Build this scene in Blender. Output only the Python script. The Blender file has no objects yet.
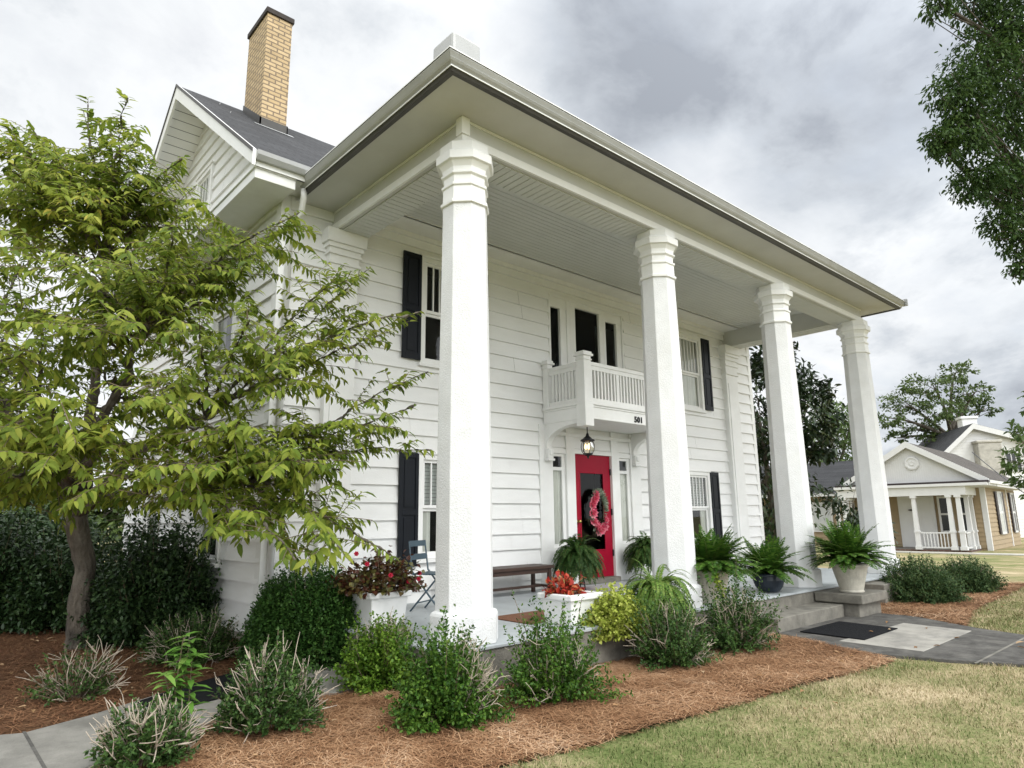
import bpy, math, random
import numpy as np
from mathutils import Matrix, Vector

# ------------------------------------------------------------------ camera, sky, sun, exposure
scene = bpy.context.scene
col = scene.collection
CAM = np.array([-3.922, -5.085, 1.091]); YAW, PITCH, ROLL, FPX = 41.778, 11.375, -0.712, 666.281
_y, _p, _r = [math.radians(a) for a in (YAW, PITCH, ROLL)]
FW = np.array([math.sin(_y)*math.cos(_p), math.cos(_y)*math.cos(_p), math.sin(_p)])
_rt = np.array([math.cos(_y), -math.sin(_y), 0.0]); _up = np.cross(_rt, FW)
RT = math.cos(_r)*_rt + math.sin(_r)*_up; UP = -math.sin(_r)*_rt + math.cos(_r)*_up
def ray(u, v): return FW + RT*(u-512)/FPX - UP*(v-384)/FPX
def dp(u, v, d): return CAM + ray(u, v)*d
def gp(u, v, z=-0.38):
    d = ray(u, v); return CAM + d*((z-CAM[2])/d[2])
cd = bpy.data.cameras.new('camera'); cam = bpy.data.objects.new('camera', cd); col.objects.link(cam)
cd.sensor_width = 36; cd.lens = 36*FPX/1024; cd.clip_start = 0.05; cd.clip_end = 3000
cam.matrix_world = Matrix(((RT[0], UP[0], -FW[0], CAM[0]), (RT[1], UP[1], -FW[1], CAM[1]), (RT[2], UP[2], -FW[2], CAM[2]), (0, 0, 0, 1)))
scene.camera = cam
vs = scene.view_settings; vs.view_transform = 'Standard'; vs.look = 'None'; vs.gamma = 1; vs.exposure = 0.12; vs.use_curve_mapping = False

SUN_EL, SUN_AZ = 46.0, 184.0           # azimuth clockwise from +Y (north)
sd = bpy.data.lights.new('sun', 'SUN'); so = bpy.data.objects.new('sun', sd); col.objects.link(so)
sd.energy = 1.35; sd.angle = math.radians(24); sd.color = (1, 0.985, 0.955)
_a, _e = math.radians(SUN_AZ), math.radians(SUN_EL)
sv = Vector((math.sin(_a)*math.cos(_e), math.cos(_a)*math.cos(_e), math.sin(_e)))
so.rotation_euler = sv.to_track_quat('Z', 'Y').to_euler()

world = bpy.data.worlds.new('World'); scene.world = world; world.use_nodes = True
nt = world.node_tree; nt.nodes.clear()
def N(nt, t, **kw):
    n = nt.nodes.new(t)
    for k, v in kw.items():
        if k.startswith('i_'):
            key = k[2:]; key = int(key) if key.isdigit() else key
            n.inputs[key].default_value = v
        else: setattr(n, k, v)
    return n
def L(nt, a, b): nt.links.new(a, b)
def M2(nt, op, a, b=None, clamp=False):
    n = nt.nodes.new('ShaderNodeMath'); n.operation = op; n.use_clamp = clamp
    for i, x in enumerate((a, b)):
        if x is None: continue
        if isinstance(x, (int, float)): n.inputs[i].default_value = x
        else: nt.links.new(x, n.inputs[i])
    return n.outputs[0]
def ramp(nt, fac, stops, interp='LINEAR'):
    n = nt.nodes.new('ShaderNodeValToRGB'); cr = n.color_ramp; cr.interpolation = interp
    while len(cr.elements) < len(stops): cr.elements.new(0.5)
    for e, (p, c) in zip(cr.elements, stops):
        e.position = p; e.color = (c[0], c[1], c[2], 1) if not isinstance(c, (int, float)) else (c, c, c, 1)
    if fac is not None: nt.links.new(fac, n.inputs[0])
    return n.outputs[0]
tc = N(nt, 'ShaderNodeTexCoord'); sep = N(nt, 'ShaderNodeSeparateXYZ'); L(nt, tc.outputs['Generated'], sep.inputs[0])
zc = M2(nt, 'ADD', M2(nt, 'MAXIMUM', sep.outputs[2], 0.0), 0.32)
cx = M2(nt, 'DIVIDE', sep.outputs[0], zc); cy = M2(nt, 'DIVIDE', sep.outputs[1], zc)
cmb = N(nt, 'ShaderNodeCombineXYZ'); L(nt, cx, cmb.inputs[0]); L(nt, cy, cmb.inputs[1])
n1 = N(nt, 'ShaderNodeTexNoise', i_Scale=1.5, i_Detail=7.0, i_Roughness=0.55, i_Distortion=0.35); L(nt, cmb.outputs[0], n1.inputs['Vector'])
n2 = N(nt, 'ShaderNodeTexNoise', i_Scale=4.2, i_Detail=8.0, i_Roughness=0.6, i_Distortion=0.2); L(nt, cmb.outputs[0], n2.inputs['Vector'])
def spot(u, v, inner, outer):           # a broad dark cloud bank round a direction
    d = ray(u, v); d = d/np.linalg.norm(d)
    dn = N(nt, 'ShaderNodeVectorMath', operation='DOT_PRODUCT'); L(nt, tc.outputs['Generated'], dn.inputs[0]); dn.inputs[1].default_value = tuple(d)
    mr = N(nt, 'ShaderNodeMapRange', interpolation_type='SMOOTHSTEP'); L(nt, dn.outputs['Value'], mr.inputs[0])
    mr.inputs[1].default_value = math.cos(math.radians(outer)); mr.inputs[2].default_value = math.cos(math.radians(inner))
    return mr.outputs[0]
dark = M2(nt, 'MAXIMUM', spot(665, 50, 2, 16), M2(nt, 'MAXIMUM', spot(835, 90, 2, 16), M2(nt, 'MULTIPLY', spot(960, 250, 1, 9), 0.6)))
dark = M2(nt, 'MAXIMUM', dark, M2(nt, 'MULTIPLY', spot(1000, 380, 1, 12), 0.55))
dens = M2(nt, 'ADD', M2(nt, 'MULTIPLY', dark, 0.60), M2(nt, 'ADD', M2(nt, 'MULTIPLY', M2(nt, 'SUBTRACT', n1.outputs[0], 0.5), 1.9), M2(nt, 'MULTIPLY', M2(nt, 'SUBTRACT', n2.outputs[0], 0.5), 1.35)))
ccol = ramp(nt, M2(nt, 'ADD', dens, 0.14, True), [(0.0, (0.95, 0.965, 0.98)), (0.25, (0.86, 0.885, 0.91)), (0.55, (0.60, 0.64, 0.69)), (0.95, (0.36, 0.39, 0.44))])
SUNROT = math.radians(SUN_AZ)
sky = N(nt, 'ShaderNodeTexSky'); sky.sky_type = 'NISHITA'; sky.sun_disc = False; sky.sun_elevation = _e; sky.sun_rotation = SUNROT
bg1 = N(nt, 'ShaderNodeBackground', i_Strength=0.1); L(nt, sky.outputs[0], bg1.inputs[0])
# extra sky brightness added round the veiled sun and zenith to light the porch
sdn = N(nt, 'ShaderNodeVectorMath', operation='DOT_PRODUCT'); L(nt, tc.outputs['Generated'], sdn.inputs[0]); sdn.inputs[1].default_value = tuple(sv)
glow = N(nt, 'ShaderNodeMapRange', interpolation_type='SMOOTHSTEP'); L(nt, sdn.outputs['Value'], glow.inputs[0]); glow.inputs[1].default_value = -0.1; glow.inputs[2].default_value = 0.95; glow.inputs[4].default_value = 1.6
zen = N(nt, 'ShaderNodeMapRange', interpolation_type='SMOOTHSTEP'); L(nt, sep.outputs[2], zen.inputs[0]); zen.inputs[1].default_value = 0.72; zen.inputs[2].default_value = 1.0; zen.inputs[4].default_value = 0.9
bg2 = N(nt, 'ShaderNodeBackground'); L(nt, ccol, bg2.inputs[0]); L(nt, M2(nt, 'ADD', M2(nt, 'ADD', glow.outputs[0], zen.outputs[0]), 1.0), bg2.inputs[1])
cover = ramp(nt, n2.outputs[0], [(0.28, 0.72), (0.5, 1.0)])
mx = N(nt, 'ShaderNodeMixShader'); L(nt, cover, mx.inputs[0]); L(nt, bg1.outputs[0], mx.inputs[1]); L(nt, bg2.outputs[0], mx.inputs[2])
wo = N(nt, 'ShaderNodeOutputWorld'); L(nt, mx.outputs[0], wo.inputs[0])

# ------------------------------------------------------------------ materials
def newmat(name):
    m = bpy.data.materials.new(name); m.use_nodes = True; t = m.node_tree; t.nodes.clear()
    o = t.nodes.new('ShaderNodeOutputMaterial'); return m, t, o
def pm(name, c, rough=0.6, var=0.10, scale=5.0, bump=0.0, bscale=40.0, spec=0.4, metal=0.0, stain=None, stainamt=0.0, stretch=None):
    m, t, o = newmat(name); b = N(t, 'ShaderNodeBsdfPrincipled'); L(t, b.outputs[0], o.inputs[0])
    b.inputs['Roughness'].default_value = rough; b.inputs['Specular IOR Level'].default_value = spec; b.inputs['Metallic'].default_value = metal
    tc = N(t, 'ShaderNodeTexCoord'); vec = tc.outputs['Object']
    if stretch:
        mp = N(t, 'ShaderNodeMapping'); mp.inputs['Scale'].default_value = stretch; L(t, vec, mp.inputs[0]); vec = mp.outputs[0]
    n = N(t, 'ShaderNodeTexNoise', i_Scale=scale, i_Detail=6.0, i_Roughness=0.6); L(t, vec, n.inputs['Vector'])
    lo = tuple(max(0, x*(1-var)) for x in c); hi = tuple(min(1, x*(1+var*0.7)) for x in c)
    out = ramp(t, n.outputs[0], [(0.3, lo), (0.7, hi)])
    if stain:
        n3 = N(t, 'ShaderNodeTexNoise', i_Scale=scale*0.45, i_Detail=9.0, i_Roughness=0.7); L(t, vec, n3.inputs['Vector'])
        f = ramp(t, n3.outputs[0], [(0.5, 0.0), (0.72, stainamt)])
        mxn = N(t, 'ShaderNodeMix', data_type='RGBA'); L(t, f, mxn.inputs[0]); L(t, out, mxn.inputs[6]); mxn.inputs[7].default_value = (*stain, 1); out = mxn.outputs[2]
    L(t, out, b.inputs['Base Color'])
    if bump:
        n2 = N(t, 'ShaderNodeTexNoise', i_Scale=bscale, i_Detail=5.0, i_Roughness=0.6); L(t, tc.outputs['Object'], n2.inputs['Vector'])
        bp = N(t, 'ShaderNodeBump', i_Strength=bump, i_Distance=0.02); L(t, n2.outputs[0], bp.inputs['Height']); L(t, bp.outputs[0], b.inputs['Normal'])
    return m
def lm(name, stops, rough=0.5, trans=0.25, nscale=1.2, namt=0.25, spec=0.18):
    """leaf material: each leaf (mesh island) gets its own colour from the ramp"""
    m, t, o = newmat(name); g = N(t, 'ShaderNodeNewGeometry'); tc = N(t, 'ShaderNodeTexCoord')
    n = N(t, 'ShaderNodeTexNoise', i_Scale=nscale, i_Detail=3.0); L(t, tc.outputs['Object'], n.inputs['Vector'])
    f = M2(t, 'ADD', M2(t, 'MULTIPLY', g.outputs['Random Per Island'], 1-namt), M2(t, 'MULTIPLY', M2(t, 'SUBTRACT', M2(t, 'MULTIPLY', n.outputs[0], 2.0), 0.5), namt), True)
    c = ramp(t, f, stops)
    b = N(t, 'ShaderNodeBsdfPrincipled', i_Roughness=rough); b.inputs['Specular IOR Level'].default_value = spec; L(t, c, b.inputs['Base Color'])
    tr = N(t, 'ShaderNodeBsdfTranslucent'); L(t, c, tr.inputs[0])
    mxs = N(t, 'ShaderNodeMixShader', i_0=trans); L(t, b.outputs[0], mxs.inputs[1]); L(t, tr.outputs[0], mxs.inputs[2]); L(t, mxs.outputs[0], o.inputs[0])
    return m
def glassmat(name, tint=(0.75, 0.8, 0.8), rough=0.02, ior=1.5):
    m, t, o = newmat(name); tr = N(t, 'ShaderNodeBsdfTransparent'); tr.inputs[0].default_value = (*tint, 1)
    gl = N(t, 'ShaderNodeBsdfGlossy', i_Roughness=rough); gl.inputs[0].default_value = (0.9, 0.9, 0.9, 1)
    fr = N(t, 'ShaderNodeFresnel', i_IOR=ior); mxs = N(t, 'ShaderNodeMixShader'); L(t, fr.outputs[0], mxs.inputs[0]); L(t, tr.outputs[0], mxs.inputs[1]); L(t, gl.outputs[0], mxs.inputs[2]); L(t, mxs.outputs[0], o.inputs[0])
    return m
def emat(name, c, s):
    m, t, o = newmat(name); e = N(t, 'ShaderNodeEmission', i_Strength=s); e.inputs[0].default_value = (*c, 1); L(t, e.outputs[0], o.inputs[0]); return m
def brickmat(name, c1, c2, mort, bw, bh, ms=0.012):
    m, t, o = newmat(name); b = N(t, 'ShaderNodeBsdfPrincipled', i_Roughness=0.85); L(t, b.outputs[0], o.inputs[0])
    tc = N(t, 'ShaderNodeTexCoord'); s = N(t, 'ShaderNodeSeparateXYZ'); L(t, tc.outputs['Object'], s.inputs[0])
    cb = N(t, 'ShaderNodeCombineXYZ'); L(t, M2(t, 'ADD', s.outputs[0], s.outputs[1]), cb.inputs[0]); L(t, s.outputs[2], cb.inputs[1])
    br = N(t, 'ShaderNodeTexBrick', i_Scale=1.0); L(t, cb.outputs[0], br.inputs['Vector'])
    br.inputs['Color1'].default_value = (*c1, 1); br.inputs['Color2'].default_value = (*c2, 1); br.inputs['Mortar'].default_value = (*mort, 1)
    br.inputs['Mortar Size'].default_value = ms; br.inputs['Brick Width'].default_value = bw; br.inputs['Row Height'].default_value = bh; br.inputs['Bias'].default_value = -0.2
    n = N(t, 'ShaderNodeTexNoise', i_Scale=3.0, i_Detail=6.0); L(t, tc.outputs['Object'], n.inputs['Vector'])
    mxn = N(t, 'ShaderNodeMix', data_type='RGBA', blend_type='MULTIPLY'); mxn.inputs[0].default_value = 1
    L(t, br.outputs[0], mxn.inputs[6]); L(t, ramp(t, n.outputs[0], [(0.3, 0.78), (0.7, 1.0)]), mxn.inputs[7]); L(t, mxn.outputs[2], b.inputs['Base Color'])
    bp = N(t, 'ShaderNodeBump', i_Strength=0.6, i_Distance=0.01); bp.invert = True; L(t, br.outputs['Fac'], bp.inputs['Height']); L(t, bp.outputs[0], b.inputs['Normal'])
    return m
def shinglemat(name, c1, c2):
    m, t, o = newmat(name); b = N(t, 'ShaderNodeBsdfPrincipled', i_Roughness=0.9); L(t, b.outputs[0], o.inputs[0])
    tc = N(t, 'ShaderNodeTexCoord'); s = N(t, 'ShaderNodeSeparateXYZ'); L(t, tc.outputs['Object'], s.inputs[0])
    cb = N(t, 'ShaderNodeCombineXYZ'); L(t, s.outputs[0], cb.inputs[0]); L(t, M2(t, 'MULTIPLY', s.outputs[2], 1.63), cb.inputs[1])
    br = N(t, 'ShaderNodeTexBrick', i_Scale=1.0); L(t, cb.outputs[0], br.inputs['Vector'])
    br.inputs['Color1'].default_value = (*c1, 1); br.inputs['Color2'].default_value = (*c2, 1); br.inputs['Mortar'].default_value = (c1[0]*.35, c1[1]*.35, c1[2]*.35, 1)
    br.inputs['Mortar Size'].default_value = 0.008; br.inputs['Brick Width'].default_value = 0.3; br.inputs['Row Height'].default_value = 0.14
    n = N(t, 'ShaderNodeTexNoise', i_Scale=60.0, i_Detail=4.0); L(t, tc.outputs['Object'], n.inputs['Vector'])
    n4 = N(t, 'ShaderNodeTexNoise', i_Scale=2.0, i_Detail=4.0); L(t, tc.outputs['Object'], n4.inputs['Vector'])
    mxn = N(t, 'ShaderNodeMix', data_type='RGBA', blend_type='MULTIPLY'); mxn.inputs[0].default_value = 1
    L(t, br.outputs[0], mxn.inputs[6]); L(t, ramp(t, M2(t, 'ADD', M2(t, 'MULTIPLY', n.outputs[0], 0.6), M2(t, 'MULTIPLY', n4.outputs[0], 0.4)), [(0.35, 0.55), (0.65, 1.0)]), mxn.inputs[7]); L(t, mxn.outputs[2], b.inputs['Base Color'])
    bp = N(t, 'ShaderNodeBump', i_Strength=0.8, i_Distance=0.02); bp.invert = True; L(t, br.outputs['Fac'], bp.inputs['Height']); L(t, bp.outputs[0], b.inputs['Normal'])
    return m
WHITE = pm('white_siding_paint', (0.80, 0.80, 0.785), 0.5, 0.05, 2.5, 0.12, 60, stain=(0.62, 0.61, 0.56), stainamt=0.22, stretch=(0.5, 0.5, 2.0))
TRIM = pm('white_trim_paint', (0.80, 0.80, 0.78), 0.42, 0.05, 3.0, 0.05, 30, stain=(0.6, 0.585, 0.52), stainamt=0.25)
STUCCO = pm('white_column_stucco', (0.72, 0.725, 0.72), 0.7, 0.06, 4.0, 0.45, 62, stain=(0.56, 0.55, 0.50), stainamt=0.3)
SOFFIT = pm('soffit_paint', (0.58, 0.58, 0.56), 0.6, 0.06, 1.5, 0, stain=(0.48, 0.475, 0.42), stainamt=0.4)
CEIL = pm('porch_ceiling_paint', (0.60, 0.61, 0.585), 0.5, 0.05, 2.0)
GUTTER = pm('gutter_metal', (0.42, 0.425, 0.42), 0.35, 0.10, 3.0, 0, spec=0.5, stain=(0.3, 0.29, 0.26), stainamt=0.5)
DRIPSHADE = pm('gutter_shadow_metal', (0.06, 0.057, 0.052), 0.5, 0.2, 5)  # dark flashing metal; also paints in the shade under the porch gutter
BLACK = pm('black_paint', (0.010, 0.011, 0.013), 0.35, 0.2, 4)
NAVY = pm('shutter_paint', (0.007, 0.009, 0.013), 0.5, 0.2, 4, spec=0.2)
DARKIN = pm('dark_room', (0.02, 0.019, 0.017), 0.9, 0.3, 2)
CURT = pm('white_curtain', (0.80, 0.79, 0.74), 0.9, 0.05, 4)
BLIND = pm('window_blind', (0.74, 0.75, 0.73), 0.6, 0.04, 4)
GLASS = glassmat('window_glass', (0.93, 0.96, 0.95)); GLASSD = glassmat('dark_window_glass', (0.35, 0.4, 0.4), ior=1.28)
RED = pm('red_door_paint', (0.30, 0.003, 0.022), 0.5, 0.08, 4, spec=0.2)
CONC = pm('aged_concrete', (0.19, 0.178, 0.15), 0.9, 0.3, 6, 0.35, 60, stain=(0.07, 0.07, 0.06), stainamt=0.85)
CONCL = pm('pale_concrete', (0.44, 0.42, 0.37), 0.9, 0.16, 5, 0.25, 60, stain=(0.24, 0.23, 0.20), stainamt=0.7)
CONCS = pm('grey_side_concrete', (0.235, 0.225, 0.20), 0.9, 0.25, 4, 0.3, 60, stain=(0.12, 0.115, 0.10), stainamt=0.8)
CONCP = pm('worn_pale_concrete', (0.31, 0.295, 0.26), 0.9, 0.22, 4, 0.25, 60, stain=(0.13, 0.125, 0.115), stainamt=0.9)
CONCD = pm('dark_weathered_concrete', (0.10, 0.096, 0.088), 0.9, 0.4, 7, 0.4, 80, spec=0.1, stain=(0.2, 0.19, 0.17), stainamt=0.6)
FLOORP = pm('grey_porch_paint', (0.40, 0.43, 0.44), 0.45, 0.12, 3, 0.05, 30, stain=(0.30, 0.31, 0.31), stainamt=0.5)
FOUND = pm('foundation_masonry', (0.40, 0.37, 0.31), 0.9, 0.2, 6, 0.3, 40)
SHINGLE = shinglemat('charcoal_shingle', (0.030, 0.031, 0.034), (0.055, 0.056, 0.06))
SHINGLEB = shinglemat('brown_grey_shingle', (0.075, 0.064, 0.054), (0.11, 0.096, 0.082))
BRICK = brickmat('buff_brick', (0.60, 0.45, 0.26), (0.50, 0.36, 0.19), (0.24, 0.18, 0.12), 0.21, 0.075)
CAPM = pm('chimney_cap', (0.05, 0.042, 0.038), 0.9, 0.3, 10)
TANS = pm('tan_siding', (0.33, 0.25, 0.15), 0.6, 0.08, 3)
MATB = pm('black_rubber', (0.010, 0.0105, 0.012), 0.9, 0.5, 30, 0.4, 120, spec=0.12)
MATBR = pm('brown_mat', (0.17, 0.075, 0.04), 0.95, 0.3, 60, 0.3, 120)
WOODD = pm('dark_bench_wood', (0.05, 0.026, 0.018), 0.5, 0.3, 8, stretch=(1, 6, 6))
BLUEM = pm('blue_grey_metal', (0.055, 0.09, 0.115), 0.45, 0.15, 8, spec=0.5)
URNM = pm('pale_stone_urn', (0.58, 0.55, 0.47), 0.85, 0.14, 9, 0.3, 40, stain=(0.32, 0.30, 0.25), stainamt=0.6)
POTB = pm('blue_black_glaze', (0.02, 0.028, 0.04), 0.3, 0.3, 6)
PLANTM = pm('white_planter', (0.80, 0.80, 0.78), 0.5, 0.05, 6)
SOIL = pm('potting_soil', (0.035, 0.024, 0.017), 0.95, 0.4, 30)
BRASS = pm('brass', (0.5, 0.36, 0.12), 0.3, 0.1, 5, metal=1)
BARK = pm('tree_bark', (0.115, 0.098, 0.078), 0.95, 0.65, 9, 1.0, 30, stain=(0.26, 0.24, 0.20), stainamt=0.6, stretch=(1, 1, 0.35))
TWIG = pm('dead_twig', (0.42, 0.36, 0.285), 0.9, 0.3, 12)
STEM = pm('shrub_stem', (0.16, 0.12, 0.08), 0.9, 0.3, 12)

# ------------------------------------------------------------------ helpers
def tag(o, label=None, cat=None, group=None, kind=None):
    for k, v in (('label', label), ('category', cat), ('group', group), ('kind', kind)):
        if v: o[k] = v
    return o
def setparent(o, parent):
    if parent is None: return
    o.parent = parent
    if parent.type == 'EMPTY': o.matrix_parent_inverse = Matrix.Translation(-Vector(parent.location))
def thing(name, label, cat, loc=(0, 0, 0), group=None):
    o = bpy.data.objects.new(name, None); o.empty_display_size = 0.2; col.objects.link(o); o.location = Vector([float(a) for a in loc]); return tag(o, label, cat, group)
class MB:
    def __init__(s, M=None): s.v = []; s.f = []; s.M = M
    def add(s, vs, fs):
        n = len(s.v)
        s.v += [tuple(float(a) for a in p) for p in vs]; s.f += [tuple(i+n for i in f) for f in fs]; return s
    def hexa(s, p): return s.add(p, [(0, 3, 2, 1), (4, 5, 6, 7), (0, 1, 5, 4), (1, 2, 6, 5), (2, 3, 7, 6), (3, 0, 4, 7)])
    def box(s, x0, y0, z0, x1, y1, z1):
        return s.hexa([(x0, y0, z0), (x1, y0, z0), (x1, y1, z0), (x0, y1, z0), (x0, y0, z1), (x1, y0, z1), (x1, y1, z1), (x0, y1, z1)])
    def prism(s, pts, axis, a, b):
        def P(p, t): return (t, p[0], p[1]) if axis == 'x' else ((p[0], t, p[1]) if axis == 'y' else (p[0], p[1], t))
        n = len(pts)
        return s.add([P(p, a) for p in pts]+[P(p, b) for p in pts], [tuple(range(n-1, -1, -1)), tuple(range(n, 2*n))]+[(i, (i+1) % n, n+(i+1) % n, n+i) for i in range(n)])
    def lathe(s, prof, c=(0, 0, 0), n=24, ph=0.0, cap=True):
        vs = []; fs = []; m = len(prof)
        for r, z in prof:
            for k in range(n):
                a = ph+2*math.pi*k/n; vs.append((c[0]+r*math.cos(a), c[1]+r*math.sin(a), c[2]+z))
        for i in range(m-1):
            for k in range(n): fs.append((i*n+k, i*n+(k+1) % n, (i+1)*n+(k+1) % n, (i+1)*n+k))
        if cap: fs += [tuple(range(n-1, -1, -1)), tuple(range((m-1)*n, m*n))]
        return s.add(vs, fs)
    def octa(s, prof, c=(0, 0, 0)):     # prof in apothems, flats facing the axes
        return s.lathe([(r/math.cos(math.pi/8), z) for r, z in prof], c, 8, math.pi/8)
    def tube(s, pts, rad, n=6):
        pts = [np.array(p, float) for p in pts]; m = len(pts)
        if not hasattr(rad, '__len__'): rad = [rad]*m
        vs = []; fs = []
        for i, p in enumerate(pts):
            d = pts[min(i+1, m-1)]-pts[max(i-1, 0)]; d = d/(np.linalg.norm(d)+1e-9)
            a = np.cross(d, (0, 0, 1) if abs(d[2]) < 0.9 else (1, 0, 0)); a /= np.linalg.norm(a); b = np.cross(d, a)
            for k in range(n):
                t = 2*math.pi*k/n; vs.append(p+rad[i]*(a*math.cos(t)+b*math.sin(t)))
        for i in range(m-1):
            for k in range(n): fs.append((i*n+k, i*n+(k+1) % n, (i+1)*n+(k+1) % n, (i+1)*n+k))
        fs += [tuple(range(n-1, -1, -1)), tuple(range((m-1)*n, m*n))]
        return s.add(vs, fs)
    def build(s, name, mat, parent=None, smooth=False, bevel=0.0):
        me = bpy.data.meshes.new(name); v = s.v
        if s.M is not None: v = [tuple(s.M @ Vector(p)) for p in v]
        me.from_pydata(v, [], s.f); me.materials.append(mat)
        if smooth: me.polygons.foreach_set('use_smooth', [True]*len(me.polygons))
        me.validate(); me.update()
        o = bpy.data.objects.new(name, me); col.objects.link(o); setparent(o, parent)
        if bevel:
            b = o.modifiers.new('bevel', 'BEVEL'); b.width = bevel; b.segments = 2; b.limit_method = 'ANGLE'
        return o
def npmesh(name, V, quads, tris, mat, parent=None, smooth=False):
    """fast mesh from numpy: V (n,3), quads (m,4), tris (k,3)"""
    me = bpy.data.meshes.new(name); V = np.ascontiguousarray(V, dtype=np.float32)
    q = np.asarray(quads, dtype=np.int32).reshape(-1, 4); t = np.asarray(tris, dtype=np.int32).reshape(-1, 3)
    me.vertices.add(len(V)); me.vertices.foreach_set('co', V.ravel())
    loops = np.concatenate([q.ravel(), t.ravel()]); me.loops.add(len(loops)); me.loops.foreach_set('vertex_index', loops)
    tot = np.concatenate([np.full(len(q), 4, np.int32), np.full(len(t), 3, np.int32)]); st = np.concatenate([[0], np.cumsum(tot)[:-1]]).astype(np.int32)
    me.polygons.add(len(tot)); me.polygons.foreach_set('loop_start', st)
    if smooth: me.polygons.foreach_set('use_smooth', np.ones(len(tot), dtype=bool))
    me.materials.append(mat); me.update(calc_edges=True)
    o = bpy.data.objects.new(name, me); col.objects.link(o); setparent(o, parent); return o
def nrm(a): return a/(np.linalg.norm(a, axis=-1, keepdims=True)+1e-9)
def frames(D, U):
    S = nrm(np.cross(D, U)); return S, np.cross(S, D)
def leaf8(B, D, U, Ln, W, curl=0.25, fold=0.12):
    """N curved pointed leaves, 8 vertices each; returns V, quads, tris"""
    n = len(B); D = nrm(D); S, Nn = frames(D, U); Ln = np.broadcast_to(Ln, (n,))[:, None]; W = np.broadcast_to(W, (n,))[:, None]
    def P(t, s, h): return B+D*Ln*t+S*W*s+Nn*(Ln*(-curl*t*t)+W*h)
    V = np.stack([P(0, 0, 0), P(.28, .46, fold), P(.3, 0, 0), P(.28, -.46, fold), P(.66, .40, fold), P(.68, 0, 0), P(.66, -.40, fold), P(1, 0, 0)], 1).reshape(-1, 3)
    o = (np.arange(n)*8)[:, None]
    q = np.concatenate([o+np.array([[1, 4, 5, 2]]), o+np.array([[2, 5, 6, 3]])]); t = np.concatenate([o+np.array([[0, 1, 2]]), o+np.array([[0, 2, 3]]), o+np.array([[4, 7, 5]]), o+np.array([[5, 7, 6]])])
    return V, q, t
def leaf4(B, D, U, Ln, W, curl=0.1):
    n = len(B); D = nrm(D); S, Nn = frames(D, U); Ln = np.broadcast_to(Ln, (n,))[:, None]; W = np.broadcast_to(W, (n,))[:, None]
    V = np.stack([B, B+D*Ln*.5+S*W*.5-Nn*Ln*curl*.25, B+D*Ln-Nn*Ln*curl, B+D*Ln*.5-S*W*.5-Nn*Ln*curl*.25], 1).reshape(-1, 3)
    return V, np.arange(n*4).reshape(-1, 4), np.zeros((0, 3), int)
def rdir(rs, n): return nrm(rs.normal(size=(n, 3)))
def bez(p0, p1, p2, k):
    t = np.linspace(0, 1, k)[:, None]; return (1-t)**2*np.array(p0)+2*t*(1-t)*np.array(p1)+t*t*np.array(p2)
def copy_tree(o, parent=None):
    c = o.copy(); col.objects.link(c); c.parent = parent
    for ch in list(o.children): copy_tree(ch, c)
    return c

# ------------------------------------------------------------------ ground, paths
G = -0.38
def ground_z(x, y):
    return G-0.004-0.19*np.clip((x-13)/9, 0, 1)-0.02*np.clip((np.hypot(x, y)-40)/60, 0, 3)
def lawnmat(name, base=True):
    m, t, o = newmat(name); b = N(t, 'ShaderNodeBsdfPrincipled', i_Roughness=0.9); b.inputs['Specular IOR Level'].default_value = 0.1
    tc = N(t, 'ShaderNodeTexCoord'); g = N(t, 'ShaderNodeNewGeometry')
    n1 = N(t, 'ShaderNodeTexNoise', i_Scale=0.9, i_Detail=5.0, i_Roughness=0.62); L(t, tc.outputs['Object'], n1.inputs['Vector'])
    n2 = N(t, 'ShaderNodeTexNoise', i_Scale=45.0, i_Detail=3.0); L(t, tc.outputs['Object'], n2.inputs['Vector'])
    r = n2.outputs[0] if base else g.outputs['Random Per Island']
    f = M2(t, 'ADD', M2(t, 'MULTIPLY', M2(t, 'SUBTRACT', n1.outputs[0], 0.5), 1.6), M2(t, 'ADD', M2(t, 'MULTIPLY', r, 0.75), 0.27), True)
    sx = N(t, 'ShaderNodeSeparateXYZ'); L(t, tc.outputs['Object'], sx.inputs[0]); mr = N(t, 'ShaderNodeMapRange'); L(t, sx.outputs[0], mr.inputs[0]); mr.inputs[1].default_value = 2.6; mr.inputs[2].default_value = -0.6; mr.inputs[4].default_value = 0.16
    f = M2(t, 'SUBTRACT', f, mr.outputs[0], True)
    c = ramp(t, f, [(0.1, (0.075, 0.11, 0.03)), (0.38, (0.14, 0.165, 0.058)), (0.6, (0.235, 0.22, 0.105)), (0.8, (0.35, 0.285, 0.165)), (1.0, (0.50, 0.41, 0.27))])
    L(t, c, b.inputs['Base Color']); L(t, b.outputs[0], o.inputs[0])
    if base:
        bp = N(t, 'ShaderNodeBump', i_Strength=0.6, i_Distance=0.03); L(t, n2.outputs[0], bp.inputs['Height']); L(t, bp.outputs[0], b.inputs['Normal'])
    return m
xs = np.concatenate([-np.geomspace(900, 14, 12), np.arange(-12, 40.1, 2), np.geomspace(44, 1200, 14)]); ys = np.concatenate([-np.geomspace(600, 14, 10), np.arange(-12, 24.1, 2), np.geomspace(28, 1200, 14)])
X, Y = np.meshgrid(xs, ys); V = np.stack([X, Y, ground_z(X, Y)], -1).reshape(-1, 3); nx = len(xs)
ii = np.array([(j*nx+i, j*nx+i+1, (j+1)*nx+i+1, (j+1)*nx+i) for j in range(len(ys)-1) for i in range(nx-1)])
LAWN = lawnmat('dry_lawn')
tag(npmesh('lawn', V, ii, [], LAWN, smooth=True), 'patchy dry green and straw coloured lawn in front of the flower bed', 'lawn', kind='structure')

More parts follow.
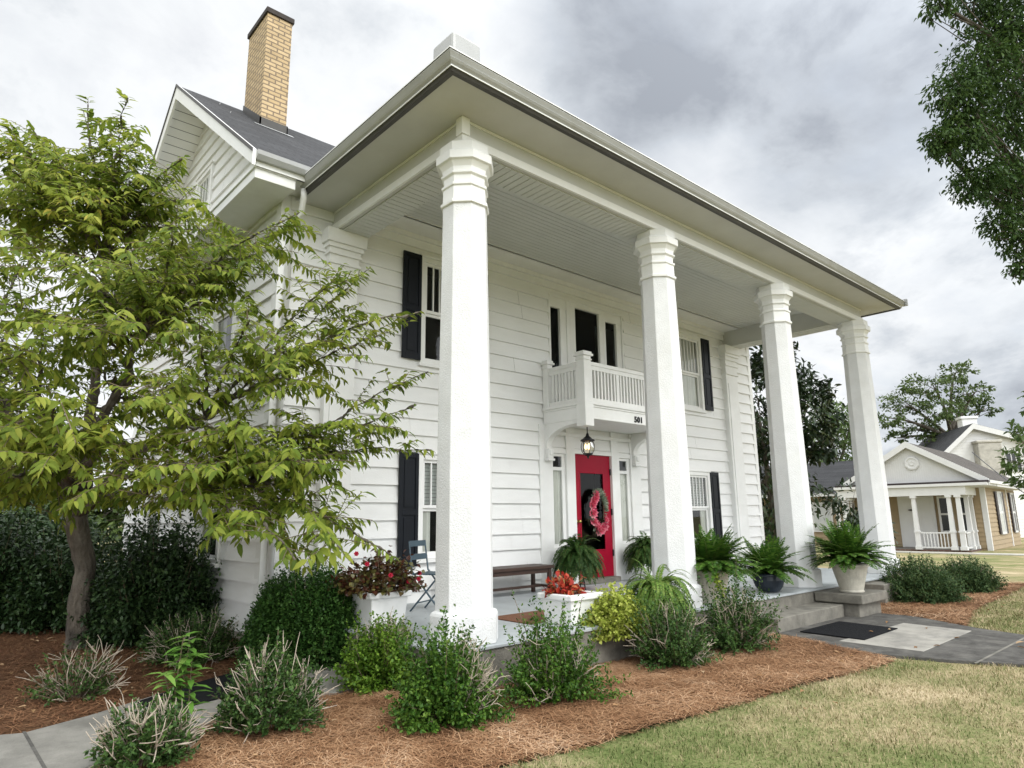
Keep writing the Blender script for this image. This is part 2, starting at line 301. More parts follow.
def inpoly(x, y, poly):
    r = np.zeros(x.shape, bool); n = len(poly); j = n-1
    for i in range(n):
        xi, yi = poly[i]; xj, yj = poly[j]
        c = ((yi > y) != (yj > y)) & (x < (xj-xi)*(y-yi)/(yj-yi+1e-12)+xi); r ^= c; j = i
    return r
def smoothnoise(x, y, s=1.0):
    return (np.sin(x*2.1*s+1.3*np.sin(y*1.7*s))+np.sin(y*2.7*s+1.1*np.sin(x*1.9*s)+2)+np.sin((x+y)*4.3*s+1)*.5)/2.5
BED = [(-12, -3.0), (-3.4, -2.2), (-1.9, -1.78), (-1.12, -1.75), (-.26, -1.88), (1.04, -2.0), (2.16, -2.10), (3.1, -2.25), (3.75, -2.3), (3.95, -1.6), (4.25, -.9), (4.35, -.33), (-.42, -.33), (-.42, 2.7), (-.8, 2.78), (-.8, 9.5), (2, 10), (2, 16), (-12, 16)]
BEDR = [(7.02, -.33), (7.02, -1.0), (6.95, -1.45), (6.5, -2.2), (8.4, -1.8), (9.6, -1.72), (11, -1.65), (13.4, -1.5), (13.6, 1.5), (10.4, 2.6), (10.35, -.33)]
def mulchmat():
    m, t, o = newmat('pine_mulch_ground'); b = N(t, 'ShaderNodeBsdfPrincipled', i_Roughness=0.95); b.inputs['Specular IOR Level'].default_value = 0.1
    tc = N(t, 'ShaderNodeTexCoord'); n2 = N(t, 'ShaderNodeTexNoise', i_Scale=28.0, i_Detail=6.0, i_Roughness=0.7); L(t, tc.outputs['Object'], n2.inputs['Vector'])
    L(t, ramp(t, n2.outputs[0], [(0.3, (0.05, 0.026, 0.015)), (0.5, (0.14, 0.075, 0.040)), (0.7, (0.26, 0.15, 0.085))]), b.inputs['Base Color'])
    bp = N(t, 'ShaderNodeBump', i_Strength=0.9, i_Distance=0.03); L(t, n2.outputs[0], bp.inputs['Height']); L(t, bp.outputs[0], b.inputs['Normal']); L(t, b.outputs[0], o.inputs[0]); return m
MULCH = mulchmat()
def mulch_z(x, y): return G+0.012+0.016*smoothnoise(x, y, 1.6)+0.085*np.clip((y-1.9)/1.2, 0, 1)*np.clip((x+1.6)/.6, 0, 1)*np.clip((-0.3-x)/.2, 0, 1)
def bedmesh(name, poly, step, label):
    P = np.array(poly); gx = np.arange(P[:, 0].min(), P[:, 0].max()+step, step); gy = np.arange(P[:, 1].min(), P[:, 1].max()+step, step)
    X, Y = np.meshgrid(gx, gy); V = np.stack([X, Y, mulch_z(X, Y)], -1).reshape(-1, 3); n = len(gx)
    cxm, cym = np.meshgrid(gx[:-1]+step/2, gy[:-1]+step/2); ok = inpoly(cxm, cym, poly)
    j, i = np.nonzero(ok); q = np.stack([j*n+i, j*n+i+1, (j+1)*n+i+1, (j+1)*n+i], -1)
    used, inv = np.unique(q, return_inverse=True)
    return tag(npmesh(name, V[used], inv.reshape(-1, 4), [], MULCH, smooth=True), label, 'flower bed', kind='structure')
bedmesh('mulch_bed', BED, 0.04, 'brown pine mulch bed around the shrubs and tree left of the front walk')
bedmesh('mulch_bed', BEDR, 0.04, 'brown pine mulch bed right of the front walk')

def slab(name, poly, z0, z1, mat, label, cat):
    m = MB(); m.prism(poly, 'z', z0, z1); return tag(m.build(name, mat, bevel=0.008), label, cat, kind='structure')
SIDEPATH = [(-5.2, 1.0), (-3.25, 1.06), (-3.13, 1.0), (-2.71, 1.17), (-1.91, 1.63), (-1.32, 1.91), (-.82, 2.2), (-.43, 2.3), (-.43, .35), (-.82, .5), (-1.03, .47), (-1.47, .50), (-1.94, .40), (-2.37, .14), (-2.68, -.04), (-2.95, -.1), (-5.2, -.15)]
slab('side_path', SIDEPATH[::-1], G-.1, G+.035, CONCS, 'curving grey concrete path to the left end of the porch', 'path')
m = MB(); m.box(-3.135, -.12, G+.036, -3.115, 1.02, G+.0375); 
o = tag(m.build('path_joint', CONCD), 'dark joint across the concrete side path', 'joint', kind='structure')
FRONTWALK = [(4.36, -.5), (4.28, -1.0), (4.0, -1.6), (3.87, -2.1), (4.05, -2.7), (4.33, -3.3), (4.6, -12), (6.5, -12), (6.2, -2.95), (6.42, -2.34), (6.97, -1.45), (7.0, -.5)]
slab('front_walk', FRONTWALK, G-.1, G+.03, CONCD, 'dark weathered concrete front walk leading to the porch steps', 'walkway')
m = MB(); m.box(4.02, -2.93, G+.0302, 6.2, -2.905, G+.0315); tag(m.build('walk_joint', CONC), 'thin joint across the front walk', 'joint', kind='structure')
slab('walk_patch', [(4.3, -2.38), (6.1, -2.36), (6.2, -1.55), (4.3, -1.5)], G, G+.034, CONCP, 'pale clean patch of concrete around the black mat on the front walk', 'walkway')

# ------------------------------------------------------------------ the main house
W, XL, XR, LC = 2.75, -0.82, 10.68, 9.86
CT = LC/2
house = thing('columned_house', 'white two storey house with tall columned porch, balcony and red front door', 'house', (CT, 3, G))
def TZ(x, y, z, r=0): return Matrix.Translation((x, y, z)) @ Matrix.Rotation(math.radians(r), 4, 'Z')
EXP, PH = 0.2325, 0.384
def lap(mb, xr, z0, z1, openings=(), exp=EXP, ph=PH, d=0.034):
    """lapped boards on local plane y=0 (outwards -y); xr: (x0,x1) or function z->(x0,x1)"""
    k = math.floor((z0-ph)/exp)
    while ph+k*exp < z1:
        a, b = ph+k*exp, ph+(k+1)*exp; k += 1
        lo, hi = max(a, z0), min(b, z1)
        if hi-lo < 0.004: continue
        x0, x1 = xr((lo+hi)/2) if callable(xr) else xr
        if x1-x0 < 0.02: continue
        jr = random.Random(k*7919+int(x1*100)); jt = []; xj = x0+jr.uniform(.8, 4.2)
        while xj < x1-.5: jt.append(xj); xj += jr.uniform(2.2, 4.4)
        bx = sorted({x0, x1}|set(jt)|{q+.0035 for q in jt}|{min(max(e, x0), x1) for o in openings for e in (o[0], o[1])})
        for xa, xb in zip(bx[:-1], bx[1:]):
            if xb-xa < 1e-4: continue
            if xb-xa < .004: continue
            xm = (xa+xb)/2; segs = [(lo, hi)]
            for o in openings:
                if o[0] < xm < o[1]:
                    ns = []
                    for s, e in segs:
                        if o[3] <= s or o[2] >= e: ns.append((s, e)); continue
                        if o[2] > s: ns.append((s, o[2]))
                        if o[3] < e: ns.append((o[3], e))
                    segs = ns
            for s, e in segs:
                xl0, xl1 = (xr(s)[0], xr(e)[0]) if callable(xr) and xa == x0 else (xa, xa)
                xr0, xr1 = (xr(s)[1], xr(e)[1]) if callable(xr) and xb == x1 else (xb, xb)
                if xr1 < xl1: xr1 = xl1 = (xl1+xr1)/2
                ys, ye = -d*(1-(s-a)/exp)-.002, -d*(1-(e-a)/exp)-.002
                mb.add([(xl0, ys, s), (xr0, ys, s), (xr1, ye, e), (xl1, ye, e), (xl0, 0, s), (xr0, 0, s)], [(0, 1, 2, 3), (4, 5, 1, 0)])
    return mb
def window(parent, M, w, h, style='sash', nm=3, upper='dark', lower='dark', frame=TRIM, case=0.08, low_frac=0.47, name='window'):
    m = MB(M); c = case
    m.box(0, -.055, 0, c, .06, h); m.box(w-c, -.055, 0, w, .06, h); m.box(c, -.055, h-c*.9, w-c, .06, h); m.box(-.02, -.075, h+.001, w+.02, .03, h+.035); m.box(c, -.04, 0, w-c, .06, .05)
    f = m.build(name, frame, parent, bevel=0.004)
    s = MB(M); s.box(-.03, -.085, -.05, w+.03, .02, -.002); s.build('sill', frame, f, bevel=0.004)
    zm = .05+(h-.05-c*.9)*low_frac; x0, x1, zt = c, w-c, h-c*.9
    for nmS, za, zb, yy, kind in (('lower_sash', .05, zm+.02, .012, lower), ('upper_sash', zm+.021, zt, -.02, upper)):
        s = MB(M); t = .042
        s.box(x0, yy, za, x0+t, yy+.03, zb); s.box(x1-t, yy, za, x1, yy+.03, zb); s.box(x0+t, yy, za, x1-t, yy+.03, za+t); s.box(x0+t, yy, zb-t, x1-t, yy+.03, zb)
        if nmS == 'upper_sash':
            for k in range(1, nm+1):
                xx = x0+t+(x1-x0-2*t)*k/(nm+1); s.box(xx-.011, yy+.003, za+t, xx+.011, yy+.027, zb-t)
        s.build(nmS, frame, f)
        g = MB(M); g.add([(x0+t, yy+.016, za+t), (x1-t, yy+.016, za+t), (x1-t, yy+.016, zb-t), (x0+t, yy+.016, zb-t)], [(0, 1, 2, 3)]); g.build('pane', GLASS, f)
        if kind in ('blind', 'curtain', 'part'):
            yb = .058; rng = [(x0, x1)] if kind != 'part' else [(x0, x0+(x1-x0)*.26), (x1-(x1-x0)*.26, x1)]
            for xa, xb in rng:
                cM = MB(M)
                n = max(8, int((xb-xa)/.02)); pts = [(xa+(xb-xa)*i/n, yb+(.018*math.sin(i*1.9)+.01*math.sin(i*.7)) if kind != 'blind' else yb) for i in range(n+1)]
                if kind == 'blind':
                    nz = int((zb-za)/.05)
                    for i in range(nz):
                        z = za+(zb-za)*i/nz; cM.add([(xa, yb+.012, z), (xb, yb+.012, z), (xb, yb-.012, z+.045), (xa, yb-.012, z+.045)], [(0, 1, 2, 3)])
                else:
                    vs = [(p[0], p[1], za-.02) for p in pts]+[(p[0], p[1], zb+.02) for p in pts]; k = n+1
                    cM.add(vs, [(i, i+1, k+i+1, k+i) for i in range(n)])
                cM.build('blind' if kind == 'blind' else 'curtain', BLIND if kind == 'blind' else CURT, f)
    r = MB(M); r.add([(0.01, .062, 0.01), (w-.01, .062, .01), (w-.01, .062, h-.01), (.01, .062, h-.01), (-.3, 1.0, -.2), (w+.3, 1.0, -.2), (w+.3, 1.0, h+.2), (-.3, 1.0, h+.2)], [(4, 5, 6, 7), (0, 4, 7, 3), (1, 2, 6, 5), (3, 7, 6, 2), (0, 1, 5, 4)])
    r.build('room_interior', DARKIN, f)
    return f
def shutter(parent, M, w, h):
    m = MB(M); t = .05; zm = h*.47
    m.box(0, -.05, 0, t, -.02, h); m.box(w-t, -.05, 0, w, -.02, h)
    for z0, z1 in ((0, .09), (zm-.04, zm+.04), (h-.07, h)): m.box(t, -.05, z0, w-t, -.02, z1)
    for z0, z1 in ((.09, zm-.04), (zm+.04, h-.07)):
        m.box(t, -.036, z0, w-t, -.022, z1); m.box(t+.03, -.045, z0+.03, w-t-.03, -.036, z1-.03)
    return m.build('shutter', NAVY, parent, bevel=0.003)
WX0, WX1, SW = 1.28, 2.22, .31
front_open = []; wins = []
for side in (0, 1):
    x0, x1 = (WX0, WX1) if side == 0 else (LC-WX1, LC-WX0)
    for z0, z1 in ((3.29, 4.90), (.56, 1.98)):
        front_open.append((x0+.01, x1-.01, z0+.01, z1-.01)); wins.append((x0, x1, z0, z1, side))
front_open += [(3.93, 5.95, 2.86, 4.88), (3.91, 5.95, 0.0, 2.2)]
m = MB(TZ(0, W, 0)); lap(m, (XL+.02, XR-.02), -.16, 5.22, front_open); wall = m.build('siding_wall', WHITE, house)
for x0, x1, z0, z1, side in wins:
    up = z0 > 2
    window(house, TZ(x0, W, z0), x1-x0, z1-z0, nm=5, upper=('dark' if side == 0 else 'curtain') if up else 'blind', lower=('dark' if side == 0 else 'curtain') if up else 'part')
    zs0, zs1 = (3.316, 4.906) if up else (.47, 1.99)
    for xs_ in (x0-SW-.005, x1+.005): shutter(house, TZ(xs_, W-.022, zs0), SW, zs1-zs0)
# side walls, back wall
YB = 9.47; RY, RZ, EY, EZ, RX0, RX1 = 6.11, 8.32, 2.25, 5.38, -1.40, 11.26; SL = (RZ-EZ)/(RY-EY)
def gable(z):
    y = max(0.0, (z-5.70)/SL)
    return (-(YB-W)+y, -y)
def gable_r(z):
    a, b = gable(z); return (-b, -a)
side_open = [(-2.35, -1.35, .56, 1.98), (-2.35, -1.35, 3.29, 4.9), (-5.3, -4.3, .56, 1.98), (-3.75, -2.95, 5.75, 6.9)]
m = MB(TZ(XL, W, 0, -90)); m2 = MB(TZ(XR, W, 0, 90))
# local x on the left wall runs to -y in the world, so depth y maps to x = -(y-W)
lap(m, gable, -.16, 8.2, side_open); m.build('side_siding_wall', WHITE, house)
lap(m2, gable_r, -.16, 8.2); m2.build('side_siding_wall', WHITE, house)
m = MB(); m.box(XL, YB-.02, -.2, XR, YB, 5.3); m.build('rear_wall', WHITE, house)
for a, b, z0, z1 in side_open:
    window(house, TZ(XL, W, z0, -90) @ Matrix.Translation((a-.01, 0, 0)), b-a+.02, z1-z0+.01, nm=3, upper='curtain', lower='part')
m = MB(); m.box(XL+.03, W+.03, G-.1, XR-.03, YB, -.16); m.build('foundation', FOUND, house)
m = MB(); m.box(XL-.015, W-.03, -.185, XR+.015, W+.01, -.16); m.box(XL-.03, W-.03, -.185, XL+.01, YB, -.16); m.build('water_table', TRIM, house)
for xc in (XL, XR):
    m = MB(); s = 1 if xc == XL else -1
    m.prism([(xc-s*.028, W-.03), (xc+s*.10, W-.03), (xc+s*.10, W+.0), (xc+s*.002, W+.0), (xc+s*.002, W+.12), (xc-s*.028, W+.12)][::s], 'z', -.16, 5.2); m.build('corner_board', TRIM, house)
m = MB(); m.box(XL-.03, 5.85, -.16, XL+.01, 6.0, 5.2); m.box(XL-.045, W+.13, 2.55, XL+.01, YB, 2.72); m.box(XL-.04, W+.13, 5.02, XL+.01, YB, 5.2); m.build('side_trim', TRIM, house)
# frieze under the porch ceiling
m = MB(); m.box(XL+.1, W-.04, 5.02, LC+.12, W, 5.215); m.box(.3, W-.075, 5.14, LC-.3, W-.041, 5.214); m.build('frieze_board', TRIM, house)

# porch slab, steps
PY = -.33
m = MB(); m.box(-.42, PY, G-.1, 10.32, W-.01, -.03); m.build('porch_base', CONC, house)
m = MB(); m.box(-.44, PY-.02, -.03, 10.34, W-.01, 0); m.build('porch_floor', FLOORP, house, bevel=.006)
m = MB(); m.box(4.36, PY-.42, G, 6.3, PY-.001, -.185); m.build('porch_step', CONC, house, bevel=.012)
ck = MB(); ck.box(6.34, PY-.62, G, 7.12, PY-.001, -.17); ck = ck.build('cheek_block', CONC, house, bevel=.012)
m = MB(); m.box(6.27, PY-.70, -.168, 7.2, PY-.022, -.04); m.build('cheek_slab', CONC, ck, bevel=.014)
m = MB(); m.box(8.2, PY-.3, G, 10.3, PY-.001, -.06); m.build('porch_footing', CONC, house, bevel=.012)

# columns
ZB, ZS, ZCE = 4.87, 5.15, 5.22
def column(cx, cy, half=False):
    m = MB(); m.octa([(.256, .27), (.251, 1.5), (.216, 4.2)], (cx, cy, 0)); sh = m.build('column', STUCCO, house, bevel=.006)
    m = MB(); m.octa([(.30, 0), (.30, .235), (.288, .262), (.254, .275)], (cx, cy, 0.001)); m.build('plinth', STUCCO, sh, bevel=.008)
    m = MB(); m.octa([(.216, 4.2), (.238, 4.205), (.24, 4.235), (.219, 4.245), (.216, 4.39), (.232, 4.40), (.232, 4.425), (.208, 4.435), (.212, 4.51), (.236, 4.525), (.238, 4.545), (.218, 4.55), (.226, 4.60), (.258, 4.655), (.286, 4.66), (.288, 4.745), (.275, 4.76), (.25, 4.762), (.25, ZB-.002)], (cx, cy, 0))
    m.build('capital', TRIM, sh, bevel=.003)
    return sh
for i in range(4): column(3.2867*i, 0.0)
def pilaster(x0, x1):
    m = MB(); d = .13
    m.box(x0, W-d, 0.0, x1, W-.0, 4.2); p = m.build('pilaster', TRIM, house, bevel=.006)
    m = MB(); m.box(x0+.07, W-d-.012, .4, x1-.07, W-d-.001, 4.0); m.build('raised_panel', TRIM, p)
    m = MB()
    for a, b, e in ((4.2, 4.245, .03), (4.245, 4.4, .004), (4.4, 4.435, .03), (4.435, 4.53, .005), (4.53, 4.56, .035), (4.56, 4.62, .02), (4.62, 4.68, .05), (4.68, 4.865, .08)): m.box(x0-e, W-d-e, a, x1+e, W-.0, b-.001)
    m.build('capital', TRIM, p); m = MB(); m.box(x0-.03, W-d-.03, .001, x1+.03, W, .22); m.build('plinth', TRIM, p, bevel=.006)
pilaster(-.20, .21); pilaster(LC-.46, LC+.02)

# entablature beam
b, wd = .13, .43; xo, xi = -b, wd-b; Xo, Xi = LC+b, LC-wd+b
m = MB()
ZT = ZCE+.03; m.prism([(xo, -b), (Xo, -b), (Xo, W-.002), (Xi, W-.002), (Xi, -b+wd), (xi, -b+wd), (xi, W-.002), (xo, W-.002)], 'z', ZB, ZT)
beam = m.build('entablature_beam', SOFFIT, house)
m = MB(); e = .028      # lower architrave band and crown under the soffit
for z0, z1, e in ((ZB-.004, ZB+.085, .03), (ZS-.03, ZS-.003, .014)):
    m.prism([(xo-e, W-.03), (xo-e, -b-e), (Xo+e, -b-e), (Xo+e, W-.03), (Xo+.001, W-.03), (Xo+.001, -b-.001), (xo-.001, -b-.001), (xo-.001, W-.03)], 'z', z0, z1)
m.build('architrave_trim', TRIM, beam)
m = MB(); m.box(xo-.05, -b-.05, ZB+.086, xo+.055, -b+.055, ZS-.004); m.build('corner_block', TRIM, beam, bevel=.004)
m = MB(); g = .005       # slatted underside: boards across the beam, then the main ceiling
n = int((Xi-xi)/.095); st = (Xi-xi)/n
for k in range(n): m.box(xi+k*st+g, -b+.05, ZB-.016, xi+(k+1)*st-g, -b+wd, ZB-.003)
n = int((W+.06)/.095); st = (W-.02+b-.05)/n
for x0, x1 in ((xo+.05, xi-.001), (Xi+.001, Xo-.05)):
    for k in range(n): m.box(x0, -b+.05+k*st+g, ZB-.016, x1, -b+.05+(k+1)*st-g, ZB-.003)
m.build('beam_underside', CEIL, beam)
m = MB(); n = int((W-.04-(wd-b))/.085); st = (W-.042-(wd-b))/n
for k in range(n): m.box(xi+.002, wd-b+k*st+.0035, ZCE, Xi-.002, wd-b+(k+1)*st-.0035, ZCE+.012)
m.box(xi+.001, wd-b+.001, ZCE+.014, Xi-.001, W, ZCE+.025)
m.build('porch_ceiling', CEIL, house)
# eaves
EV = .66
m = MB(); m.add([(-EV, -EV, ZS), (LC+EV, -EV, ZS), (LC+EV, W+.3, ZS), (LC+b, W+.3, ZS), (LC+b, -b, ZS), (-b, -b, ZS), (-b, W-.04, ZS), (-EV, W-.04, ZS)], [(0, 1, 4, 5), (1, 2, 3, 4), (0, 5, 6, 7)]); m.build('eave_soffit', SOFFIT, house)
m = MB()
for (xa, ya, xb, yb) in ((-EV, -EV, LC+EV, -EV), (-EV, 2.45, -EV, -EV), (LC+EV, -EV, LC+EV, 2.45)): pass
gt = MB(); pr = [(0, .016), (.052, .016), (.055, .026), (.08, .045), (.095, .064), (.085, .076), (.095, .09), (.112, .115), (.112, .128), (0, .128)]
def gutter(mb, path, prof, z):      # profile swept along mitred corners; path of (x,y), outward normals given
    rings = []
    for (x, y, nx_, ny_) in path: rings.append([(x+nx_*p, y+ny_*p, z+q) for p, q in prof])
    n = len(prof); vs = [p for r in rings for p in r]; fs = [(i*n+k, i*n+(k+1) % n, (i+1)*n+(k+1) % n, (i+1)*n+k) for i in range(len(rings)-1) for k in range(n)]
    fs += [tuple(range(n)), tuple(range((len(rings)-1)*n, len(rings)*n))[::-1]]; mb.add(vs, fs)
PATHG = [(-EV, 2.42, -1, 0), (-EV, -EV, -1, -1), (LC+EV, -EV, 1, -1), (LC+EV, 2.42, 1, 0)]
gutter(gt, PATHG, pr, ZS+.002); gu = gt.build('gutter', GUTTER, house)
m = MB(); gutter(m, PATHG, [(-.02, -.02), (.028, -.02), (.046, 0.012), (-.02, 0.0)], ZS); m.build('gutter_shade_strip', DRIPSHADE, gu)  # near-black strip stands in for the shade under the gutter
m = MB(); gutter(m, PATHG, [(.104, .1285), (.12, .1285), (.12, .14), (.104, .14)], ZS); m.build('gutter_lip', TRIM, gu)
m = MB(); gutter(m, PATHG, [(.053, .006), (.06, .006), (.06, .0155), (.053, .0155)], ZS); m.build('gutter_bead', TRIM, gu)
m = MB(); m.box(LC+EV+.09, -EV-.15, ZS+.05, LC+EV+.15, -EV-.05, ZS+.19); m.build('gutter_end_cap', GUTTER, gu, bevel=.01)
m = MB(); m.tube([(-EV-.05, 2.38, ZS+.01), (-EV-.05, 2.38, ZS-.10), (-EV-.02, 2.5, ZS-.24), (-.74, 2.67, ZS-.42), (-.74, 2.68, G+.1)], .042, 8); m.build('downspout', TRIM, house, smooth=True)
m = MB(); q = .118; t_ = 1.8; ztop = 5.8
A = [(-EV-q, -EV-q, ZS+.126), (LC+EV+q, -EV-q, ZS+.126), (LC+EV+q, 4.4, ZS+.126), (-EV-q, 4.4, ZS+.126), (-EV-q+t_, -EV-q+t_, ztop), (LC+EV+q-t_, -EV-q+t_, ztop), (LC+EV+q-t_, 4.4, ztop), (-EV-q+t_, 4.4, ztop)]
m.add(A, [(0, 1, 5, 4), (1, 2, 6, 5), (3, 0, 4, 7), (4, 5, 6, 7), (2, 3, 7, 6)]); proof = m.build('porch_roof', SHINGLE, house)
m = MB(); m.box(-.64, -.64, 5.26, -.30, -.30, 5.62); pc = m.build('roof_pedestal', GUTTER, proof, bevel=.03)
# main gable roof
def rz(y): return EZ+(y-EY)*SL if y <= RY else EZ+(2*RY-y-EY)*SL
th = .16; YE2 = 2*RY-EY
m = MB(); m.add([(RX0, EY, EZ), (RX1, EY, EZ), (RX1, RY, RZ), (RX0, RY, RZ), (RX0, YE2, EZ), (RX1, YE2, EZ)], [(0, 1, 2, 3), (3, 2, 5, 4)])
m.add([(RX0, EY, EZ-th*.4), (RX1, EY, EZ-th*.4), (RX1, RY, RZ-th*.4), (RX0, RY, RZ-th*.4), (RX0, YE2, EZ-th*.4), (RX1, YE2, EZ-th*.4)], [(3, 2, 1, 0), (4, 5, 2, 3)])
m.add([(RX0, EY, EZ), (RX1, EY, EZ), (RX1, EY, EZ-th*.4), (RX0, EY, EZ-th*.4)], [(0, 3, 2, 1)])
roof = m.build('gable_roof', SHINGLE, house)
for xa, xb in ((RX0-.02, RX0+.02), (RX1-.02, RX1+.02)):
    m = MB(); m.prism([(EY-.02, EZ+.012), (EY-.02, EZ-.19), (RY, RZ-.25), (YE2+.02, EZ-.19), (YE2+.02, EZ+.012), (RY, RZ+.012)], 'x', xa, xb); m.build('rake_board', TRIM, roof)
for xa, xb in ((RX0-.035, RX0-.0201), (RX1+.0201, RX1+.035)):
    m = MB(); m.prism([(EY-.02, EZ+.022), (EY-.02, EZ-.03), (RY, RZ-.03), (YE2+.02, EZ-.03), (YE2+.02, EZ+.022), (RY, RZ+.022)], 'x', xa, xb); m.build('rake_drip_edge', DRIPSHADE, roof)
nb = 30      # planked underside of the rake overhang
for xa, xb in ((RX0+.021, XL+.05), (XR-.05, RX1-.021)):
    m = MB()
    for s, k in [(s, k) for s in (0, 1) for k in range(nb)]:
        ya, yb = EY+(RY-EY)*(k+.03)/nb, EY+(RY-EY)*(k+.97)/nb; za, zb = rz(ya)-.1, rz(yb)-.1
        if s: ya, yb, za, zb = 2*RY-yb, 2*RY-ya, zb, za
        m.add([(xa, ya, za), (xb, ya, za), (xb, yb, zb), (xa, yb, zb)], [(3, 2, 1, 0)])
    m.build('rake_soffit', WHITE, roof)
m = MB(); m.box(RX0+.04, EY+.02, EZ-.17, RX1-.04, EY+.06, EZ-.005); m.add([(RX0+.05, EY+.03, EZ-.17), (RX1, EY+.03, EZ-.17), (RX1, W, EZ-.17), (RX0+.05, W, EZ-.17)], [(0, 3, 2, 1)]); m.build('eave_fascia', TRIM, roof)
m = MB(); gutter(m, [(RX0+.02, EY+.02, 0, -1), (RX1, EY+.02, 0, -1)], [(0, 0), (.05, 0), (.09, .05), (.1, .1), (.085, .1), (0, .1)], EZ-.11); m.build('eave_gutter', GUTTER, roof)
# boxed eave return along the gable wall
m = MB(); m.box(RX0+.05, EY+.06, EZ-.30, XL-.031, YE2-.2, EZ-.18); m.box(RX0+.03, EY+.04, EZ-.18, XL-.031, YE2-.2, EZ-.13); m.build('eave_return', TRIM, roof, bevel=.006)
# chimney
CX0, CX1, CY0, CY1 = -.38, .05, 5.01, 5.86
m = MB(); m.box(CX0, CY0, 7.2, CX1, CY1, 9.60); ch = m.build('chimney', BRICK, roof)
m = MB(); m.box(CX0-.03, CY0-.03, 9.601, CX1+.03, CY1+.03, 9.70); m.build('chimney_cap', CAPM, ch, bevel=.01)
m = MB()
zA = rz(CY0); zB2 = rz(CY1)
m.box(CX0-.02, CY0-.03, zA-.2, CX1+.02, CY0-.001, zA+.13)
m.prism([(CY0-.03, zA+.13), (CY0-.03, zA-.1), (CY1, zB2-.1), (CY1, zB2+.13)], 'x', CX0-.02, CX0-.001)
m.prism([(CY0-.03, zA+.13), (CY0-.03, zA-.1), (CY1, zB2-.1), (CY1, zB2+.13)], 'x', CX1+.001, CX1+.02); m.build('chimney_flashing', DRIPSHADE, ch)
m = MB(); m.add([(CX0-.12, CY0-.13, zA-.13*SL+.012), (CX1+.1, CY0-.13, zA-.13*SL+.012), (CX1+.1, CY0-.03, zA-.03*SL+.012), (CX0-.12, CY0-.03, zA-.03*SL+.012)], [(0, 1, 2, 3)]); m.build('flashing_apron', GUTTER, ch)

# entrance: surround, red door, sidelights
m = MB()
m.box(3.62, W-.05, 0, 3.905, W+.02, 2.6); m.box(5.955, W-.05, 0, 6.24, W+.02, 2.6)
for x0, x1 in ((4.24, 4.45), (5.41, 5.62)): m.box(x0, W-.055, .0, x1, W+.05, 2.6)
m.box(4.45, W-.045, 2.16, 5.41, W+.05, 2.235); m.box(3.905, W-.04, 2.14, 4.24, W+.05, 2.22); m.box(5.62, W-.04, 2.14, 5.955, W+.05, 2.22)
for x0, x1 in ((3.905, 4.24), (4.45, 5.41), (5.62, 5.955)): m.box(x0, W-.012, 2.22 if x0 != 4.45 else 2.236, x1, W+.02, 2.6)
m.box(3.905, W-.065, 2.44, 5.955, W-.056, 2.5)
for x0, x1 in ((3.905, 4.24), (5.62, 5.955)): m.box(x0, W-.03, 0, x1, W+.05, .62)
sur = m.build('door_surround', TRIM, house, bevel=.005)
for x0 in (3.905, 5.62):
    f = MB(); a, bb, z0, z1 = x0+.003, x0+.332, .622, 2.138; t = .045; y0 = W-.012
    f.box(a, y0, z0, a+t, y0+.04, z1); f.box(bb-t-.03, y0, z0, bb, y0+.04, z1); f.box(a+t, y0, z0, bb-t-.03, y0+.04, z0+t); f.box(a+t, y0, z1-t, bb-t-.03, y0+.04, z1); f.box(a+t, y0, 1.86, bb-t-.03, y0+.04, 1.915)
    f = f.build('sidelight', TRIM, house)
    m = MB(); m.add([(a+t, y0+.02, z0), (bb-t-.03, y0+.02, z0), (bb-t-.03, y0+.02, z1), (a+t, y0+.02, z1)], [(0, 1, 2, 3)]); m.build('pane', GLASS, f)
    m = MB(); xs_ = np.linspace(a, bb, 30); vs_ = [(x, W+.04+.011*math.sin(i*1.7), z) for z in (z0, 1.88) for i, x in enumerate(xs_)]; m.add(vs_, [(i, i+1, 31+i, 30+i) for i in range(29)]); m.build('curtain', CURT, f)
    m = MB(); m.add([(a-.05, W+.055, z0-.05), (bb+.05, W+.055, z0-.05), (bb+.05, W+.055, z1+.05), (a-.05, W+.055, z1+.05)], []); 
    m.box(a-.05, W+.5, z0-.3, bb+.05, W+.52, z1+.05); m.build('room_interior', DARKIN, f)
m = MB(); d0, d1, dy = 4.455, 5.405, W-.005; zb_, zt_ = .085, 2.158
m.box(d0, dy, zb_, 4.585, dy+.05, zt_); m.box(5.225, dy, zb_, d1, dy+.05, zt_); m.box(4.585, dy, zb_, 5.225, dy+.05, .52); m.box(4.585, dy, 1.86, 5.225, dy+.05, zt_)
m.box(4.66, dy-.012, .17, 5.15, dy, .44); m.box(4.585, dy-.006, .52, 4.61, dy+.0, 1.86); m.box(5.2, dy-.006, .52, 5.225, dy+.0, 1.86); m.box(4.61, dy-.006, .52, 5.2, dy, .545); m.box(4.61, dy-.006, 1.835, 5.2, dy, 1.86)
door = m.build('front_door', RED, house, bevel=.003); door['label'] = 'red front door with one tall glass pane'
m = MB(); m.add([(4.585, dy+.025, .52), (5.225, dy+.025, .52), (5.225, dy+.025, 1.86), (4.585, dy+.025, 1.86)], [(0, 1, 2, 3)]); m.build('door_glass', GLASSD, door)
m = MB(); m.lathe([(.0, 0), (.022, .01), (.028, .03), (.018, .05), (.012, .075)], (4.52, dy-.08, 0), 12); 
m = MB(TZ(4.52, dy, 1.02) @ Matrix.Rotation(math.radians(90), 4, 'X')); m.lathe([(.03, 0), (.03, .008), (.012, .012), (.012, .04), (.028, .05), (.03, .065), (.015, .078)], n=14); m.build('door_knob', BRASS, door, smooth=True)
